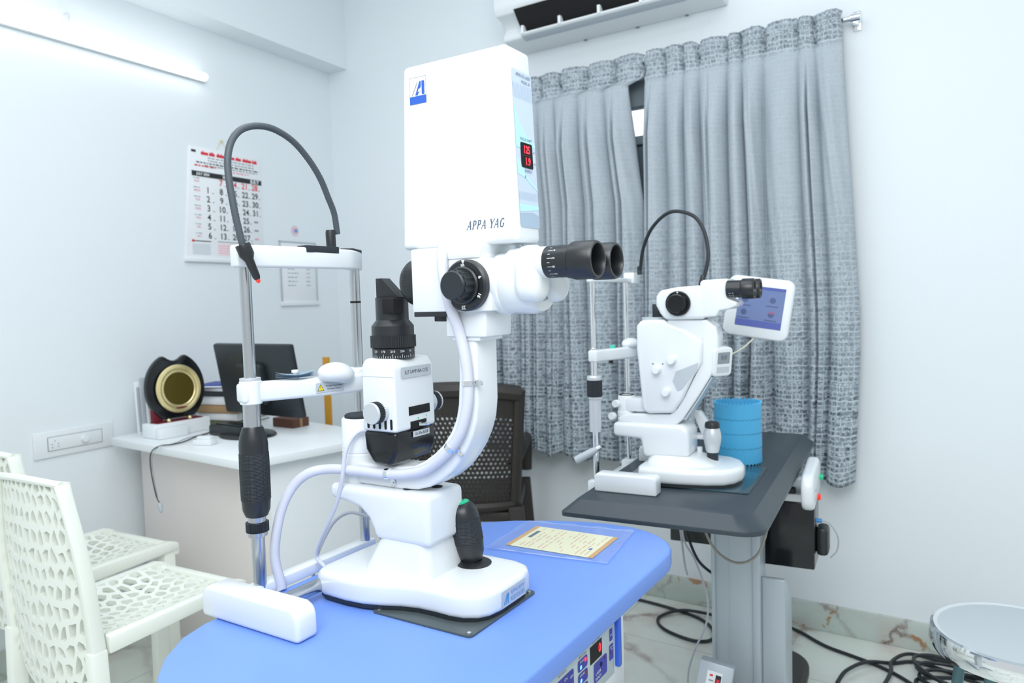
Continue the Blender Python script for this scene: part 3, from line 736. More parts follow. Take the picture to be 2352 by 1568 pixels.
def key(x0, x1, z0, z1, words=(), dots=()):
    bm = N(); poly(bm, rr(x0, x1, z0, z1, min(.004, (x1 - x0) * .2), 3), PF, .0006, 0)
    for s_, x, z, sz in words: text(bm, s_, sz, TM(x, z), mi=1)
    for x, z, r_, mi in dots: disc(bm, x, z, r_, PF, .001, mi)
    obj('key', bm, ['navy', 'white', 'redd', 'dred', 'cyan', 'void'], pan, smooth=False)
key(.124, .135, -.068, -.048, [('RESET', .1295, -.058, .0035)])
key(.122, .137, -.100, -.074, [('COUNTER', .1295, -.078, .003), ('RESET', .1295, -.082, .003)], [(.129, -.088, .003, 3)])
key(.064, .112, -.112, -.08, [('LASER', .078, -.098, .007), ('READY', .078, -.106, .007)], [(.106, -.086, .003, 3), (.09, -.09, .004, 5)])
for k in range(3): key(.010, .042, -.070 - .021 * k, -.052 - .021 * k, [(('SINGLE', 'DOUBLE', 'TRIPLE')[k], .023, -.0555 - .021 * k, .0045)], [(.035, -.058 - .021 * k, .0035, 2 if k == 0 else 3), (.019, -.064 - .021 * k, .0034, 4)])
bm = N(); poly(bm, rr(-.075, -.004, -.125, -.054, .004, 3), PF, .0006, 0); text(bm, 'OFF', .006, TM(-.012, -.064), mi=1); text(bm, 'ON', .006, TM(-.03, -.06), mi=1)
cyl(bm, .017, 0, .006, (.3205, -.03, H0 - .085), (1, 0, 0), mi=2); cyl(bm, .011, .006, .012, (.3205, -.03, H0 - .085), (1, 0, 0), mi=2); box(bm, .332, .333, -.032, -.028, H0 - .092, H0 - .078, mi=3); obj('key_switch', bm, ['navy', 'white', 'steel', 'void'], pan)
bm = N()
for k in range(14): rect(bm, .1375, .1415, -.045 - k * .0055, -.0436 - k * .0055, PF, .0005)
obj('hatching', bm, 'alum', pan, smooth=False)
bm = N()
for s_, x, z in (('SHOT COUNT', .073, -.044), ('BURST MODE', .026, -.0475), ('KEY SWITCH', -.04, -.047)): text(bm, s_, .0042, TM(x, z))
obj('lettering', bm, 'ink', pan, smooth=False)
bm = N(); box(bm, -.05, .07, -.09, .09, .06, H0 - .178, .01); obj('column', bm, 'whitem', t)
bm = N(); prism(bm, [(-.22, -.3), (.26, -.3), (.26, -.22), (.09, -.1), (.09, .1), (.26, .22), (.26, .3), (-.22, .3), (-.22, .22), (-.08, .1), (-.08, -.1), (-.22, -.22)], 'z', .015, .07, .01); obj('foot', bm, 'whitem', t)
for x, y in ((-.19, -.26), (.23, -.26), (-.19, .26), (.23, .26)):
    bm = N(); cyl(bm, .018, 0, .018, (x, y, 0)); obj('glide', bm, 'black', t)
bm = N(); prism(bm, rr(.005, .2, -.095, .098, .008, 3), 'z', H0 + .0, H0 + .0035, .0006); pl = obj('glide_plate', bm, 'plate', t)
bm = N()
for x, y in ((.014, -.086), (.191, -.086), (.191, .089), (.014, .089)): cyl(bm, .0032, H0 + .003, H0 + .0048, (x, y, 0), seg=12)
obj('screw', bm, 'chrome', pl)

# ================================================================== laser chin rest
t = thing('chin_rest', 'large chromed chin rest in front of the laser, with a black bendy lamp', 'chin rest', LO, LYAW)
bm = N(); box(bm, -.234, -.206, -.15, .15, .0, .02, .003); obj('base_bar', bm, 'white', t)
pu = -.217
bm = N(); lathe(bm, [(0, 0), (.0112, 0), (.0112, .115), (.0145, .27), (.0145, .337), (.0098, .339), (.0098, .565), (0, .565)], (pu, -.13, 0), seg=28); obj('pole', bm, 'steel', t)
bm = N(); lathe(bm, [(0, 0), (.0098, 0), (.0098, .565), (0, .565)], (pu, .13, 0), seg=28); cyl(bm, .0104, .497, .501, (pu, .13, 0), mi=1); obj('pole', bm, ['steel', 'void'], t)
bm = N(); lathe(bm, [(.0145, .138), (.0185, .139), (.0228, .15), (.0238, .165), (.024, .262), (.0225, .275), (.017, .292), (.0145, .293)], (pu, -.13, 0), seg=40); g = obj('height_grip', bm, 'blackm', t)
bm = N(); lathe(bm, [(.0236, .166), (.0246, .168), (.0252, .215), (.0246, .2475), (.0236, .249)], (pu, -.13, 0), seg=64); obj('rubber_sleeve', bm, 'knurl', g)
bm = N(); gear(bm, .0192, .112, .128, 40, .0012, (pu, -.13, 0)); cyl(bm, .0165, .104, .112, (pu, -.13, 0), mi=1); cyl(bm, .015, .128, .1385, (pu, -.13, 0), mi=1); obj('lock_ring', bm, ['black', 'steel'], t)
bm = N(); arm = [(pu - .004, -.15), (pu + .004, -.118), (-.198, -.085), (-.178, -.045), (-.162, -.01), (-.15, .03), (-.15, .06), (-.165, .09), (-.19, .115), (pu, .135)]
band(bm, arm, .030, .334, .3675, .006, 3, sub=4); cyl(bm, .0185, .331, .371, (pu, -.13, 0)); cyl(bm, .0175, .333, .370, (pu, .13, 0)); ca = obj('chin_arm', bm, 'white', t)
bm = N(); cyl(bm, .0175, .371, .3755, (pu, -.13, 0)); obj('collar', bm, 'silver', ca)
bm = N(); t2 = bmesh.new(); bmesh.ops.create_uvsphere(t2, u_segments=32, v_segments=16, radius=1)
for v in t2.verts:
    v.co = Vector((v.co.x * .030, v.co.y * .047, max(-.7, v.co.z) * .021)); v.co.z -= 5 * max(0, v.co.x) ** 2
add(bm, t2, Matrix.Translation((-.150, .004, .371)) @ Matrix.Rotation(.38, 4, 'Z') @ Matrix.Rotation(-.12, 4, 'X')); obj('chin_cup', bm, 'white', t)
bm = N(); band(bm, [(pu, -.152), (-.203, -.085), (-.197, 0), (-.197, .085), (-.205, .105), (-.232, .152)], .026, .562, .599, .004, 3); br = obj('forehead_bar', bm, 'white', t)
bm = N(); prism(bm, rr(-.2105, -.1835, -.022, .06, .004, 3), 'z', .590, .6025, .002); obj('brow_pad', bm, 'pad', br)
bm = N(); band(bm, [(-.204, .098), (-.212, .112), (-.232, .151)], .027, .589, .603, .002); obj('end_cap', bm, 'pad', br)
# flexible fixation lamp
goose = [(-.215, .086, .63), (-.213, .078, .668), (-.211, .062, .697), (-.208, .041, .730), (-.206, .012, .761), (-.204, -.025, .787), (-.202, -.068, .800), (-.199, -.107, .798), (-.197, -.139, .786), (-.195, -.160, .765),
         (-.193, -.171, .737), (-.191, -.173, .706), (-.188, -.171, .672), (-.186, -.166, .636), (-.184, -.157, .592)]
bm = N(); tube(bm, goose, .0057, 12, 14, rib=.00022); fl = obj('gooseneck', bm, mat('slate_rubber', '#4a5259', .5), t)
bm = N(); lathe(bm, [(0, .597), (.0085, .597), (.0092, .602), (.0092, .632), (.008, .637), (0, .637)], (-.215, .087, 0), (0, -.03, 1), 24); obj('socket', bm, 'black', fl)
d = Vector((.012, .020, -.063)); o0 = Vector((-.184, -.1585, .597))
bm = N(); lathe(bm, [(0, 0), (.0118, 0), (.0122, .002), (.0122, .018), (.0075, .0275), (.0062, .056), (.0045, .0605), (0, .061)], o0, d, 28)
for a in range(6): pass
obj('lamp_head', bm, 'blackm', fl)
bm = N(); lathe(bm, [(0, .0605), (.0036, .0605), (.0036, .064), (.002, .0665), (0, .067)], o0, d, 16); obj('lamp_tip', bm, 'rtip', fl)
# caution sticker on the chin arm
def arm_face(frac):
    P = spline([(a, b, 0) for a, b in arm], 10); i = int(frac * (len(P) - 1)); T = (P[i + 1] - P[i - 1]).normalized(); n = Vector((T.y, -T.x, 0))
    return P[i] + n * .0158, T
bm = N(); p, T = arm_face(.455); f = F((p.x, p.y, .3495), T, (0, 0, 1))
rect(bm, -.026, .026, -.0085, .0085, f, .0002, 0); poly(bm, [(-.0235, -.0055), (-.0115, -.0055), (-.0175, .0065)], f, .0004, 1); poly(bm, [(-.0223, -.0048), (-.0127, -.0048), (-.0175, .0052)], f, .0006, 2)
rect(bm, -.0179, -.0171, -.001, .0025, f, .0008, 1); rect(bm, -.0179, -.0171, -.0035, -.0022, f, .0008, 1)
text(bm, 'Change Tissue Paper', .0038, f @ Matrix.Translation((.0075, .0025, .0005)), mi=1); text(bm, 'for every Patient', .0038, f @ Matrix.Translation((.0075, -.0028, .0005)), mi=1)
obj('caution_sticker', bm, ['sticker', 'ink', 'yellow'], ca, smooth=False)

# tissue sheets pinned to the arm
t = thing('chin_tissue', 'curled stack of pale blue chin tissues pinned on the white chin arm', 'tissue paper', lpt(-.183, -.062, .367), LYAW + 1.05)
bm = N()
for k in range(5):
    tt = bmesh.new(); V = [[tt.verts.new(((i / 8 - .5) * .066, (j / 4 - .5) * .03 * math.cos((i / 8 - .5) * 2.6), .004 + .0012 * k + .0035 * abs(i / 8 - .5) ** 2 * 4 * (.3 + .3 * k) )) for j in range(5)] for i in range(9)]
    for i in range(8):
        for j in range(4): tt.faces.new((V[i][j], V[i + 1][j], V[i + 1][j + 1], V[i][j + 1]))
    bmesh.ops.solidify(tt, geom=tt.faces[:], thickness=.0006); add(bm, tt, mi=1 if k == 3 else 0)
obj('sheets', bm, ['tissue', 'paper'], t)
bm = N(); cyl(bm, .0035, -.002, .012, (0, 0, 0)); cyl(bm, .006, .0115, .0165, (0, 0, 0)); obj('pin', bm, 'white', t)

# ================================================================== laser slit lamp
t = thing('laser_slit_lamp', 'big white eye laser on its slit lamp, with a tall boxy head', 'eye laser', LO, LYAW)
base = [(-.128, -.07), (-.118, -.09), (-.10, -.098), (-.05, -.1), (-.014, -.097), (.02, -.087), (.05, -.075), (.08, -.068), (.11, -.067), (.14, -.068), (.165, -.064), (.185, -.053), (.197, -.036), (.202, -.01),
        (.202, .05), (.198, .078), (.185, .096), (.16, .105), (.09, .107), (0, .107), (-.09, .105), (-.118, .095), (-.128, .075)]
bm = N(); prism(bm, base, 'z', .008, .049, .010, 4, ang=50); bs = obj('base', bm, 'white', t)
bm = N(); prism(bm, [(p[0] * .97, p[1] * .96) for p in base], 'z', .0036, .012, 0); obj('glide_skirt', bm, 'black', bs)
bm = N(); prism(bm, rr(-.058, .088, -.056, .062, .02), 'z', .04, .106, 0, taper=rr(-.022, .08, -.044, .048, .02)); obj('neck', bm, 'white', bs)
f = F((.2022, 0, 0), (0, 1, 0), (0, 0, 1)); bm = N()
rect(bm, -.012, .06, .014, .040, f, .0004, 0)
for k, (a, b, w) in enumerate(((-.008, .002, .004), (-.002, .005, .004), (.0045, .0045, .004))):
    poly(bm, [(a, .018), (a + w * .8, .018), (b + w * .8, .034), (b, .034)], f, .0007, 1)
text(bm, 'APPASAMY', .0098, f @ Matrix.Translation((.034, .0315, .0004)), mi=1, sx=.86, bold=-.0001); text(bm, 'ASSOCIATES', .0098, f @ Matrix.Translation((.034, .0215, .0004)), mi=1, sx=.78)
obj('name_label', bm, ['sticker', 'lbink'], bs, smooth=False)
# joystick
jo, jt = Vector((.103, .056, .047)), Vector((.083, .050, .150)); jd = (jt - jo)
bm = N(); lathe(bm, [(0, 0), (.03, 0), (.03, .002), (.022, .006), (.012, .008), (0, .008)], (jo.x, jo.y, .0485), seg=32); js = obj('joystick', bm, 'blackm', t)
bm = N(); lathe(bm, [(.0, .006), (.0165, .008), (.0225, .022), (.0245, .036), (.0248, .041), (.0268, .078), (.0268, .084), (.0255, .093), (.0215, .102), (.0165, .107), (0, .107)], jo, jd, 36); obj('handle', bm, 'blackm', js)
bm = N(); lathe(bm, [(.0246, .039), (.0255, .0405), (.0274, .077), (.0264, .080)], jo, jd, 64); obj('rubber_grip', bm, 'knurl', js)
bm = N(); lathe(bm, [(0, .106), (.0150, .106), (.0150, .1092), (.0134, .1104), (0, .111)], jo, jd, 28, mi=0); q = axis(jo, jd); box(bm, -.0075, .0075, -.0009, .0009, .1108, .1114, mi=1, mx=q @ Matrix.Rotation(.5, 4, 'Z')); obj('fire_button', bm, ['green', 'ink'], js)
# axle and wheel cover
bm = N(); cyl(bm, .0115, -.2, .2, (-.113, 0, .0235), (0, 1, 0)); obj('axle', bm, 'steel', t)
for s in (-1, 1):
    y0, y1 = (-.234, -.192) if s < 0 else (.192, .234)
    bm = N(); prism(bm, [(-.234, 0), (-.010, 0), (-.010, .035), (-.016, .048), (-.028, .0535), (-.212, .0535), (-.226, .048), (-.234, .034)], 'y', y0, y1, .009, 4); obj('wheel_cover', bm, 'white', t)
# pedestal, hub, arm
bm = N(); prism(bm, [(.09, .102), (.09, .187), (-.128, .187), (-.128, .160), (-.085, .156), (-.058, .149), (-.04, .135), (-.03, .117), (-.026, .102)], 'y', -.048, .052, .011, 4); pd = obj('pedestal', bm, 'white', t)
bm = N(); cyl(bm, .0085, .186, .1885, (.03, -.022, 0), seg=24); cyl(bm, .0085, .186, .1885, (.066, .01, 0), seg=24); obj('cap_button', bm, 'pad', pd)
bm = N(); hx = -.092
lathe(bm, [(0, .185), (.033, .185), (.034, .188), (.034, .235), (.0325, .237), (.034, .239), (.034, .262), (.033, .264), (.033, .294), (.031, .297), (0, .297)], (hx, 0, 0), seg=40); hb = obj('hub', bm, 'whitem', t)
bm = N(); cyl(bm, .0275, .296, .303, (hx, 0, 0), ch=.002); obj('hub_cap', bm, 'pad', hb)
outer = [(.1815, .45), (.1805, .34), (.177, .312), (.169, .288), (.158, .266), (.144, .246), (.126, .226), (.105, .210), (.08, .197), (.055, .190), (.02, .187), (-.09, .187)]
inner = [(-.09, .224), (.02, .224), (.05, .229), (.072, .239), (.094, .254), (.112, .270), (.127, .290), (.138, .312), (.143, .335), (.146, .375), (.147, .45)]
bm = N(); prism(bm, outer + inner, 'y', -.030, .030, .005, 3, ang=40); obj('microscope_arm', bm, 'white', t)
bm = N(); prism(bm, [(.130, .440), (.204, .440), (.206, .482), (.13, .482)], 'y', -.036, .036, .003); box(bm, .14, .19, -.032, .032, .434, .442, .001); obj('clamp_block', bm, 'white', t)
bm = N(); box(bm, -.09, -.02, -.02, .025, .244, .275, .006); obj('lamp_arm', bm, 'whitem', t)
# microscope body
bm = N(); prism(bm, [(.072, .479), (.222, .479), (.222, .556), (.206, .558), (.206, .578), (.072, .578)], 'y', -.045, .045, .003); prism(bm, [(.13, .558), (.204, .558), (.21, .5795), (.13, .5795)], 'y', -.047, .047, .002); mb = obj('microscope_body', bm, 'white', t)
bm = N(); box(bm, .074, .15, -.044, .044, .472, .4795, .001); cyl(bm, .03, .464, .473, (.118, 0, 0)); obj('base_plate', bm, 'black', mb)
bm = N(); gear(bm, .038, .046, .062, 48, .0012, (0, 0, .527), (1, 0, 0)); lathe(bm, [(.0, .0425), (.028, .0425), (.032, .036), (.0365, .042), (.038, .05), (.038, .074), (0, .074)], (0, 0, .527), (1, 0, 0), 40); obj('objective', bm, 'blackm', mb)
bm = N(); cyl(bm, .028, .036, .043, (0, 0, .527), (1, 0, 0)); obj('objective_lens', bm, 'eye', mb)
kx, kz = .182, .518
for s in (1, -1):
    bm = N(); cyl(bm, .0385, .043, .058, (kx, 0, kz), (0, s, 0), ch=.003, seg=48); cyl(bm, .028, .058, .064, (kx, 0, kz), (0, s, 0), ch=.002); dk = obj('magnification_dial', bm, 'blackm', mb)
    bm = N(); gear(bm, .0228, .062, .084, 14, .0016, (kx, 0, kz), (0, s, 0)); cyl(bm, .0215, .083, .089, (kx, 0, kz), (0, s, 0), ch=.002); obj('dial_knob', bm, 'black', dk)
bm = N(); f = F((kx, -.0582, kz), (1, 0, 0), (0, 0, 1)); poly(bm, [(-.003, .0375), (.003, .0375), (0, .031)], f, .0003)
for a, s_ in ((90, '10'), (20, '6'), (-28, '16'), (-90, '25'), (160, '40')):
    r_ = math.radians(a); text(bm, s_, .0075, f @ Matrix.Translation((.0325 * math.cos(r_) - .001, .0325 * math.sin(r_) - (.004 if a == 90 else 0), .0003)) @ Matrix.Rotation(r_ - PI / 2, 4, 'Z'), bold=.0003)
obj('dial_numbers', bm, 'white', dk, smooth=False)
# binocular
bz = .519
bm = N(); lathe(bm, [(0, .214), (.0455, .214), (.0465, .216), (.0465, .229), (.045, .231), (.0462, .233), (.0462, .272), (.042, .284), (0, .284)], (0, 0, bz), (1, 0, 0), 56)
def stadium(cy, hw, z0, z1, n=8):
    P = []
    for k in range(n + 1): a = PI * k / n; P.append((cy + hw * math.cos(a), z1 - hw + hw * math.sin(a)))
    for k in range(n + 1): a = PI + PI * k / n; P.append((cy + hw * math.cos(a), z0 + hw + hw * math.sin(a)))
    return P
prism(bm, stadium(0, .0455, .482, .573), 'x', .232, .284, .018, 5)
for s in (-1, 1): prism(bm, stadium(s * .031, .0255, .489, .5725), 'x', .262, .305, .016, 5, ang=40)
bn = obj('binocular_head', bm, 'white', t)
for s in (-1, 1):
    bm = N(); lathe(bm, [(0, .29), (.0225, .29), (.0225, .312), (.0, .312)], (0, s * .031, .5465), (1, 0, 0), 40, mi=1)
    lathe(bm, [(.02, .311), (.0225, .312), (.0228, .315), (.0228, .350), (.0262, .353), (.0268, .357), (.0268, .385), (.025, .389), (.0222, .389), (.0205, .384), (.0195, .366), (0, .366)], (0, s * .031, .5465), (1, 0, 0), 48)
    ey = obj('eyepiece', bm, ['blackm', 'white'], bn)
    bm = N(); cyl(bm, .0165, .366, .3675, (0, s * .031, .5465), (1, 0, 0)); obj('ocular_lens', bm, 'eye', ey)
    bm = N()
    for k in range(-5, 6):
        a = k * .21 + PI; q = Vector((0, math.cos(a + 0), 0))
        ang = PI + .35 + k * .26
        n = Vector((0, math.cos(ang), math.sin(ang))); up = Vector((0, -math.sin(ang), math.cos(ang)))
        c0 = Vector((.3225, s * .031, .5465)) + n * .0229
        f = F(c0, (1, 0, 0), Vector(n).cross(Vector((1, 0, 0))))
        rect(bm, -.001, .006 if k % 2 == 0 else .003, -.0003, .0003, f, .0002)
        if k % 2 == 0: text(bm, str(abs(k)), .0055, f @ Matrix.Translation((.009, 0, 0)) @ Matrix.Rotation(PI / 2, 4, 'Z'), lift=.0003, bold=.0001)
    obj('dioptre_scale', bm, 'white', ey, smooth=False)
# illumination tower
bm = N(); prism(bm, [(-.044, .283), (.029, .283), (.028, .3885), (.018, .4035), (-.034, .4045), (-.0425, .393)], 'y', -.046, .060, .006, 4); tw = obj('lamp_tower', bm, 'white', t)
bm = N(); q0 = rr(-.044, .029, -.046, .060, .008, 3); q1 = rr(-.028, .021, -.030, .044, .008, 3)
prism(bm, [(-.044, .284), (.029, .284), (.027, .252), (.015, .229), (-.024, .229), (-.041, .252)], 'y', -.046, .060, .007, 3); obj('lamp_cover', bm, 'blackg', tw)
FT = F((.0292, .007, 0), (0, 1, 0), (0, 0, 1))
bm = N(); rect(bm, -.036, .042, .371, .389, FT @ Matrix.Translation((0, 0, .0004)), .0004, 0); text(bm, 'SLIT LAMP AIA-12 5S', .0085, FT @ Matrix.Translation((.003, .380, .0006)), mi=1, sx=.8); obj('name_sticker', bm, ['sticker', 'ink'], tw, smooth=False)
bm = N(); rect(bm, -.012, .032, .270, .280, FT, .0012, 0); text(bm, '12v-30w BULB', .0068, FT @ Matrix.Translation((.01, .275, .0012)), mi=1, sx=.85); obj('bulb_sticker', bm, ['sticker', 'ink'], tw, smooth=False)
for x, z, r_ in ((.004, .3005, .0016), (.026, .302, .0012)):
    bm = N(); disc(bm, x, z, r_, FT, .0008); obj('indicator_dot', bm, 'green', tw, smooth=False)
f = F((-.0065, -.0462, 0), (1, 0, 0), (0, 0, 1)); bm = N(); rect(bm, -.037, .035, .3745, .3752, f, .0003); obj('seam', bm, 'grey', tw, smooth=False)
bm = N(); box(bm, .0285, .0298, -.012, .043, .3075, .322, .0005); obj('scale_window', bm, 'void', tw)
bm = N(); box(bm, .0285, .0298, -.009, .033, .283, .297, .0005); obj('bulb_slot', bm, 'void', tw)
bm = N(); tube(bm, [(.0292, .012, .290), (.034, .02, .2895), (.038, .028, .289)], .0032, 8, 4); obj('bulb_lever', bm, 'chrome', tw)
for k in range(5):
    bm = N(); poly(bm, rr(-.026 + k * .0125, -.021 + k * .0125, .2885, .306, .002, 2), f, .0003); obj('vent_slot', bm, 'void', tw, smooth=False)
for s, y, k_ in ((-1, -.046, 0), (1, .060, .014)):
    bm = N(); o_ = (-.001, y, .3175); cyl(bm, .0175, 0, .009 + k_, o_, (0, s, 0), mi=1); gear(bm, .0182, .009 + k_, .0205 + k_, 36, .0012, o_, (0, s, 0), mi=0); cyl(bm, .0176, .0205 + k_, .0255 + k_, o_, (0, s, 0), mi=1, ch=.001)
    obj('slit_knob', bm, ['black', 'silver'], tw)
px_ = -.0095
bm = N(); cyl(bm, .0355, .402, .421, (px_, 0, 0), seg=48); gear(bm, .0382, .421, .441, 60, .0009, (px_, 0, 0)); lathe(bm, [(.0355, .441), (.0355, .457), (.0275, .467), (.0275, .5045), (0, .5045)], (px_, 0, 0), seg=48)
pc = obj('prism_column', bm, 'blackm', tw)
bm = N(); prism(bm, [(-.0345, .503), (-.0345, .537), (-.021, .537), (.0165, .503)], 'y', -.0105, .0105, .0008); obj('prism', bm, 'blackm', pc)
bm = N(); box(bm, -.006, .0185, -.0285, -.004, .478, .503, .001); obj('filter_slot', bm, 'void', pc)
bm = N()
for k in range(56):
    a = 2 * PI * k / 56; n = Vector((math.cos(a), math.sin(a), 0)); f = F(Vector((px_, 0, .4065)) + n * .0357, (-n.y, n.x, 0), (0, 0, 1)); rect(bm, -.0003, .0003, -.002, .004 if k % 4 == 0 else .001, f, .0002)
    if k % 4 == 0: text(bm, str(90 + (k * 10) % 180), .0052, f @ Matrix.Translation((0, .0085, 0)), lift=.0003)
obj('angle_scale', bm, 'white', pc, smooth=False)
# laser head
hd = [(.046, .5785), (.264, .5785), (.253, .8635), (.0595, .8635)]
bm = N(); prism(bm, hd, 'y', -.034, .034, .0085, 4); lh = obj('laser_head', bm, 'white', t)
bm = N(); f = F((.0592, -.0342, .58), (1, 0, 0), (0, 0, 1))
X0, Z0 = .0145, .2225; rect(bm, X0, X0 + .0325, Z0, Z0 + .012, f, .0006, 0)
for (a, b, c, d_) in ((X0 + .0, X0 + .0006, Z0 + .012, Z0 + .041), (X0 + .0319, X0 + .0325, Z0 + .012, Z0 + .041), (X0, X0 + .0325, Z0 + .0404, Z0 + .041)): rect(bm, a, b, c, d_, f, .0006, 1)
poly(bm, [(X0 + .004, Z0 + .0135), (X0 + .0055, Z0 + .0135), (X0 + .0165, Z0 + .033), (X0 + .015, Z0 + .033)], f, .0006, 1)
poly(bm, [(X0 + .011, Z0 + .0135), (X0 + .016, Z0 + .0135), (X0 + .0225, Z0 + .027), (X0 + .0225, Z0 + .034), (X0 + .02, Z0 + .034)], f, .0006, 0)
poly(bm, [(X0 + .024, Z0 + .0135), (X0 + .0292, Z0 + .0135), (X0 + .0292, Z0 + .034), (X0 + .024, Z0 + .034)], f, .0006, 0)
poly(bm, [(X0 + .0165, Z0 + .018), (X0 + .0225, Z0 + .018), (X0 + .0225, Z0 + .0225), (X0 + .0185, Z0 + .0225)], f, .0009, 2)
obj('logo', bm, ['bink', 'gink', 'white'], lh, smooth=False)
bm = N()                                       # thin roman italic capitals, drawn stroke by stroke
def stroke(fm, x0, y0, x1, y1, w):
    w *= 1.45; d_ = Vector((x1 - x0, y1 - y0)).normalized(); n_ = Vector((-d_.y, d_.x)) * w / 2
    poly(bm, [(x0 + n_.x, y0 + n_.y), (x1 + n_.x, y1 + n_.y), (x1 - n_.x, y1 - n_.y), (x0 - n_.x, y0 - n_.y)], fm, .0006)
GL = {'A': [(.02, 0, .5, 1, .06), (.5, 1, .86, 0, .13), (.2, .36, .72, .36, .05), (-.1, .015, .16, .015, .04), (.68, .015, 1.0, .015, .04)],
      'P': [(.2, 0, .2, 1, .13), (.05, .015, .38, .015, .04), (.05, .985, .5, .985, .045), (.5, .985, .7, .87, .09), (.7, .9, .7, .6, .12), (.7, .63, .5, .49, .09), (.5, .5, .2, .5, .045)],
      'Y': [(.05, 1, .45, .46, .13), (.86, 1, .45, .46, .06), (.45, .48, .45, 0, .13), (.28, .015, .62, .015, .04), (-.06, .985, .24, .985, .04), (.7, .985, 1.0, .985, .04)],
      'G': [(.85, .8, .62, .98, .07), (.62, .98, .36, .94, .07), (.36, .95, .15, .72, .1), (.15, .75, .12, .35, .13), (.12, .38, .32, .06, .1), (.32, .06, .6, .02, .06), (.6, .02, .84, .14, .08), (.82, .1, .82, .42, .12), (.62, .42, .98, .42, .045)]}
x = .0
for ch_ in 'APPA YAG':
    if ch_ == ' ': x += .005; continue
    fm = F((.1745 + x, -.0342, .6015), (1, 0, 0), (0, 0, 1))
    sh_ = Matrix.Identity(4); sh_[0][1] = .24
    for (a0, b0, a1, b1, w_) in GL[ch_]: stroke(fm @ sh_ @ Matrix.Diagonal((.0078, .0128, 1, 1)), a0, b0, a1, b1, w_)
    x += .0092 if ch_ in 'AG' else .0085
obj('lettering', bm, 'slate', lh, smooth=False)
sl = Vector((.253 - .264, 0, .285)).normalized(); fd = F((.264, .002, .5785), (0, 1, 0), sl)        # face towards the examiner
bm = N(); poly(bm, rr(-.0265, .0285, .022, .252, .004, 3), fd, .0006, 0)
def wave(pts, mi, l): poly(bm, pts, fd, l, mi)
wave([(-.0265, .200), (-.012, .175), (.006, .158), (.0285, .148), (.0285, .145), (.012, .138), (-.0265, .138)], 1, .0009)
wave([(-.0265, .125), (-.018, .118), (-.008, .108), (-.002, .094), (-.0265, .10)], 1, .0009); wave([(-.005, .1), (.0285, .082), (.0285, .078), (-.008, .096)], 1, .0009)
wave([(-.0265, .044), (.0285, .050), (.0285, .056), (-.0265, .056)], 1, .0009)
wave([(-.0265, .026), (-.0225, .022), (.0245, .022), (.0285, .026), (.0285, .041), (.01, .045), (-.0265, .042)], 2, .0009)
poly(bm, rr(-.015, .019, .110, .147, .003, 3), fd, .0012, 3)
for k in range(16):
    for zb_ in (.21, .062): rect(bm, -.026 + k * .0034, -.0252 + k * .0034, zb_, zb_ + (.022 if zb_ > .1 else .012), fd, .0008, 4)
dp = obj('display_panel', bm, ['decal', 'decalc', 'decalb', 'void', 'decalb'], lh, smooth=False)
bm = N(); TD = lambda x, z: fd @ Matrix.Translation((x, z, .0012))
text(bm, '125', .0155, TD(.002, .1365), mi=1, bold=.0003, sx=.82); text(bm, '1.9', .0155, TD(.0035, .1195), mi=1, bold=.0003, sx=.82); rect(bm, -.012, .012, .1278, .1283, fd, .0016, 2)
text(bm, 'FOCUS SHIFT', .0058, TD(.002, .1515), mi=0); text(bm, 'ENERGY', .0058, TD(.004, .1055), mi=0); text(bm, 'μm', .0045, TD(.0235, .136), mi=0); text(bm, 'mJ', .0045, TD(.0235, .119), mi=0)
text(bm, 'APPAYAG LASER', .0068, TD(.0035, .245), mi=0, shear=.2, sx=.82); text(bm, 'MODEL 3D', .0062, TD(.0105, .2365), mi=0, shear=.2, sx=.85)
obj('lettering', bm, ['slate', 'redd', 'dred'], dp, smooth=False)
# hose clipped along the arm, and cables
hose = [(.136, -.044, .582), (.140, -.053, .555), (.146, -.056, .52), (.153, -.052, .482), (.16, -.044, .45), (.168, -.041, .41), (.171, -.04, .37), (.167, -.04, .33), (.151, -.04, .288), (.121, -.04, .255), (.076, -.04, .226), (.011, -.04, .2135), (-.056, -.041, .2125),
        (-.123, -.045, .2105), (-.158, -.06, .204), (-.182, -.075, .184), (-.197, -.09, .149), (-.205, -.1, .104), (-.209, -.103, .057), (-.200, -.1, .012), (-.199, -.1, .004)]
bm = N(); tube(bm, hose, .0085, 14, 8); ho = obj('hose', bm, 'lgrey', t)
for c_, d_ in (((.171, -.04, .37), (-.02, 0, 1)), ((.134, -.04, .268), (.72, 0, 1)), ((.003, -.04, .2135), (1, 0, .05))):
    bm = N(); d_ = Vector(d_).normalized(); lathe(bm, [(.0088, -.004), (.0094, -.004), (.0094, .004), (.0088, .004)], c_, d_, 24)
    sd = d_.cross(Vector((0, 1, 0))); sd = sd if sd.x > 0 or abs(d_.x) > .9 else -sd
    if abs(d_.x) > .9: sd = Vector((.25, 0, -1)).normalized()
    q = F(Vector(c_) + sd * .0155 + Vector((0, .008, 0)), sd, d_); box(bm, -.008, .006, -.004, .004, -.0006, .001, mx=q)
    lathe(bm, [(0, .0045), (.0035, .004), (.0042, .0015), (.0042, 0), (0, 0)], Vector(c_) + sd * .0185 + Vector((0, .008, 0)), (0, -1, 0), 14); obj('hose_clip', bm, 'chrome', ho)
bm = N(); tube(bm, [(-.04, -.02, .279), (-.062, -.03, .279), (-.074, -.04, .268), (-.082, -.05, .243), (-.091, -.052, .197), (-.116, -.045, .146), (-.170, -.03, .078), (-.196, -.02, .038), (-.18, -.02, .023), (-.16, -.02, .014)], .0036, 10, 8); obj('lamp_cable', bm, 'lgrey', t)
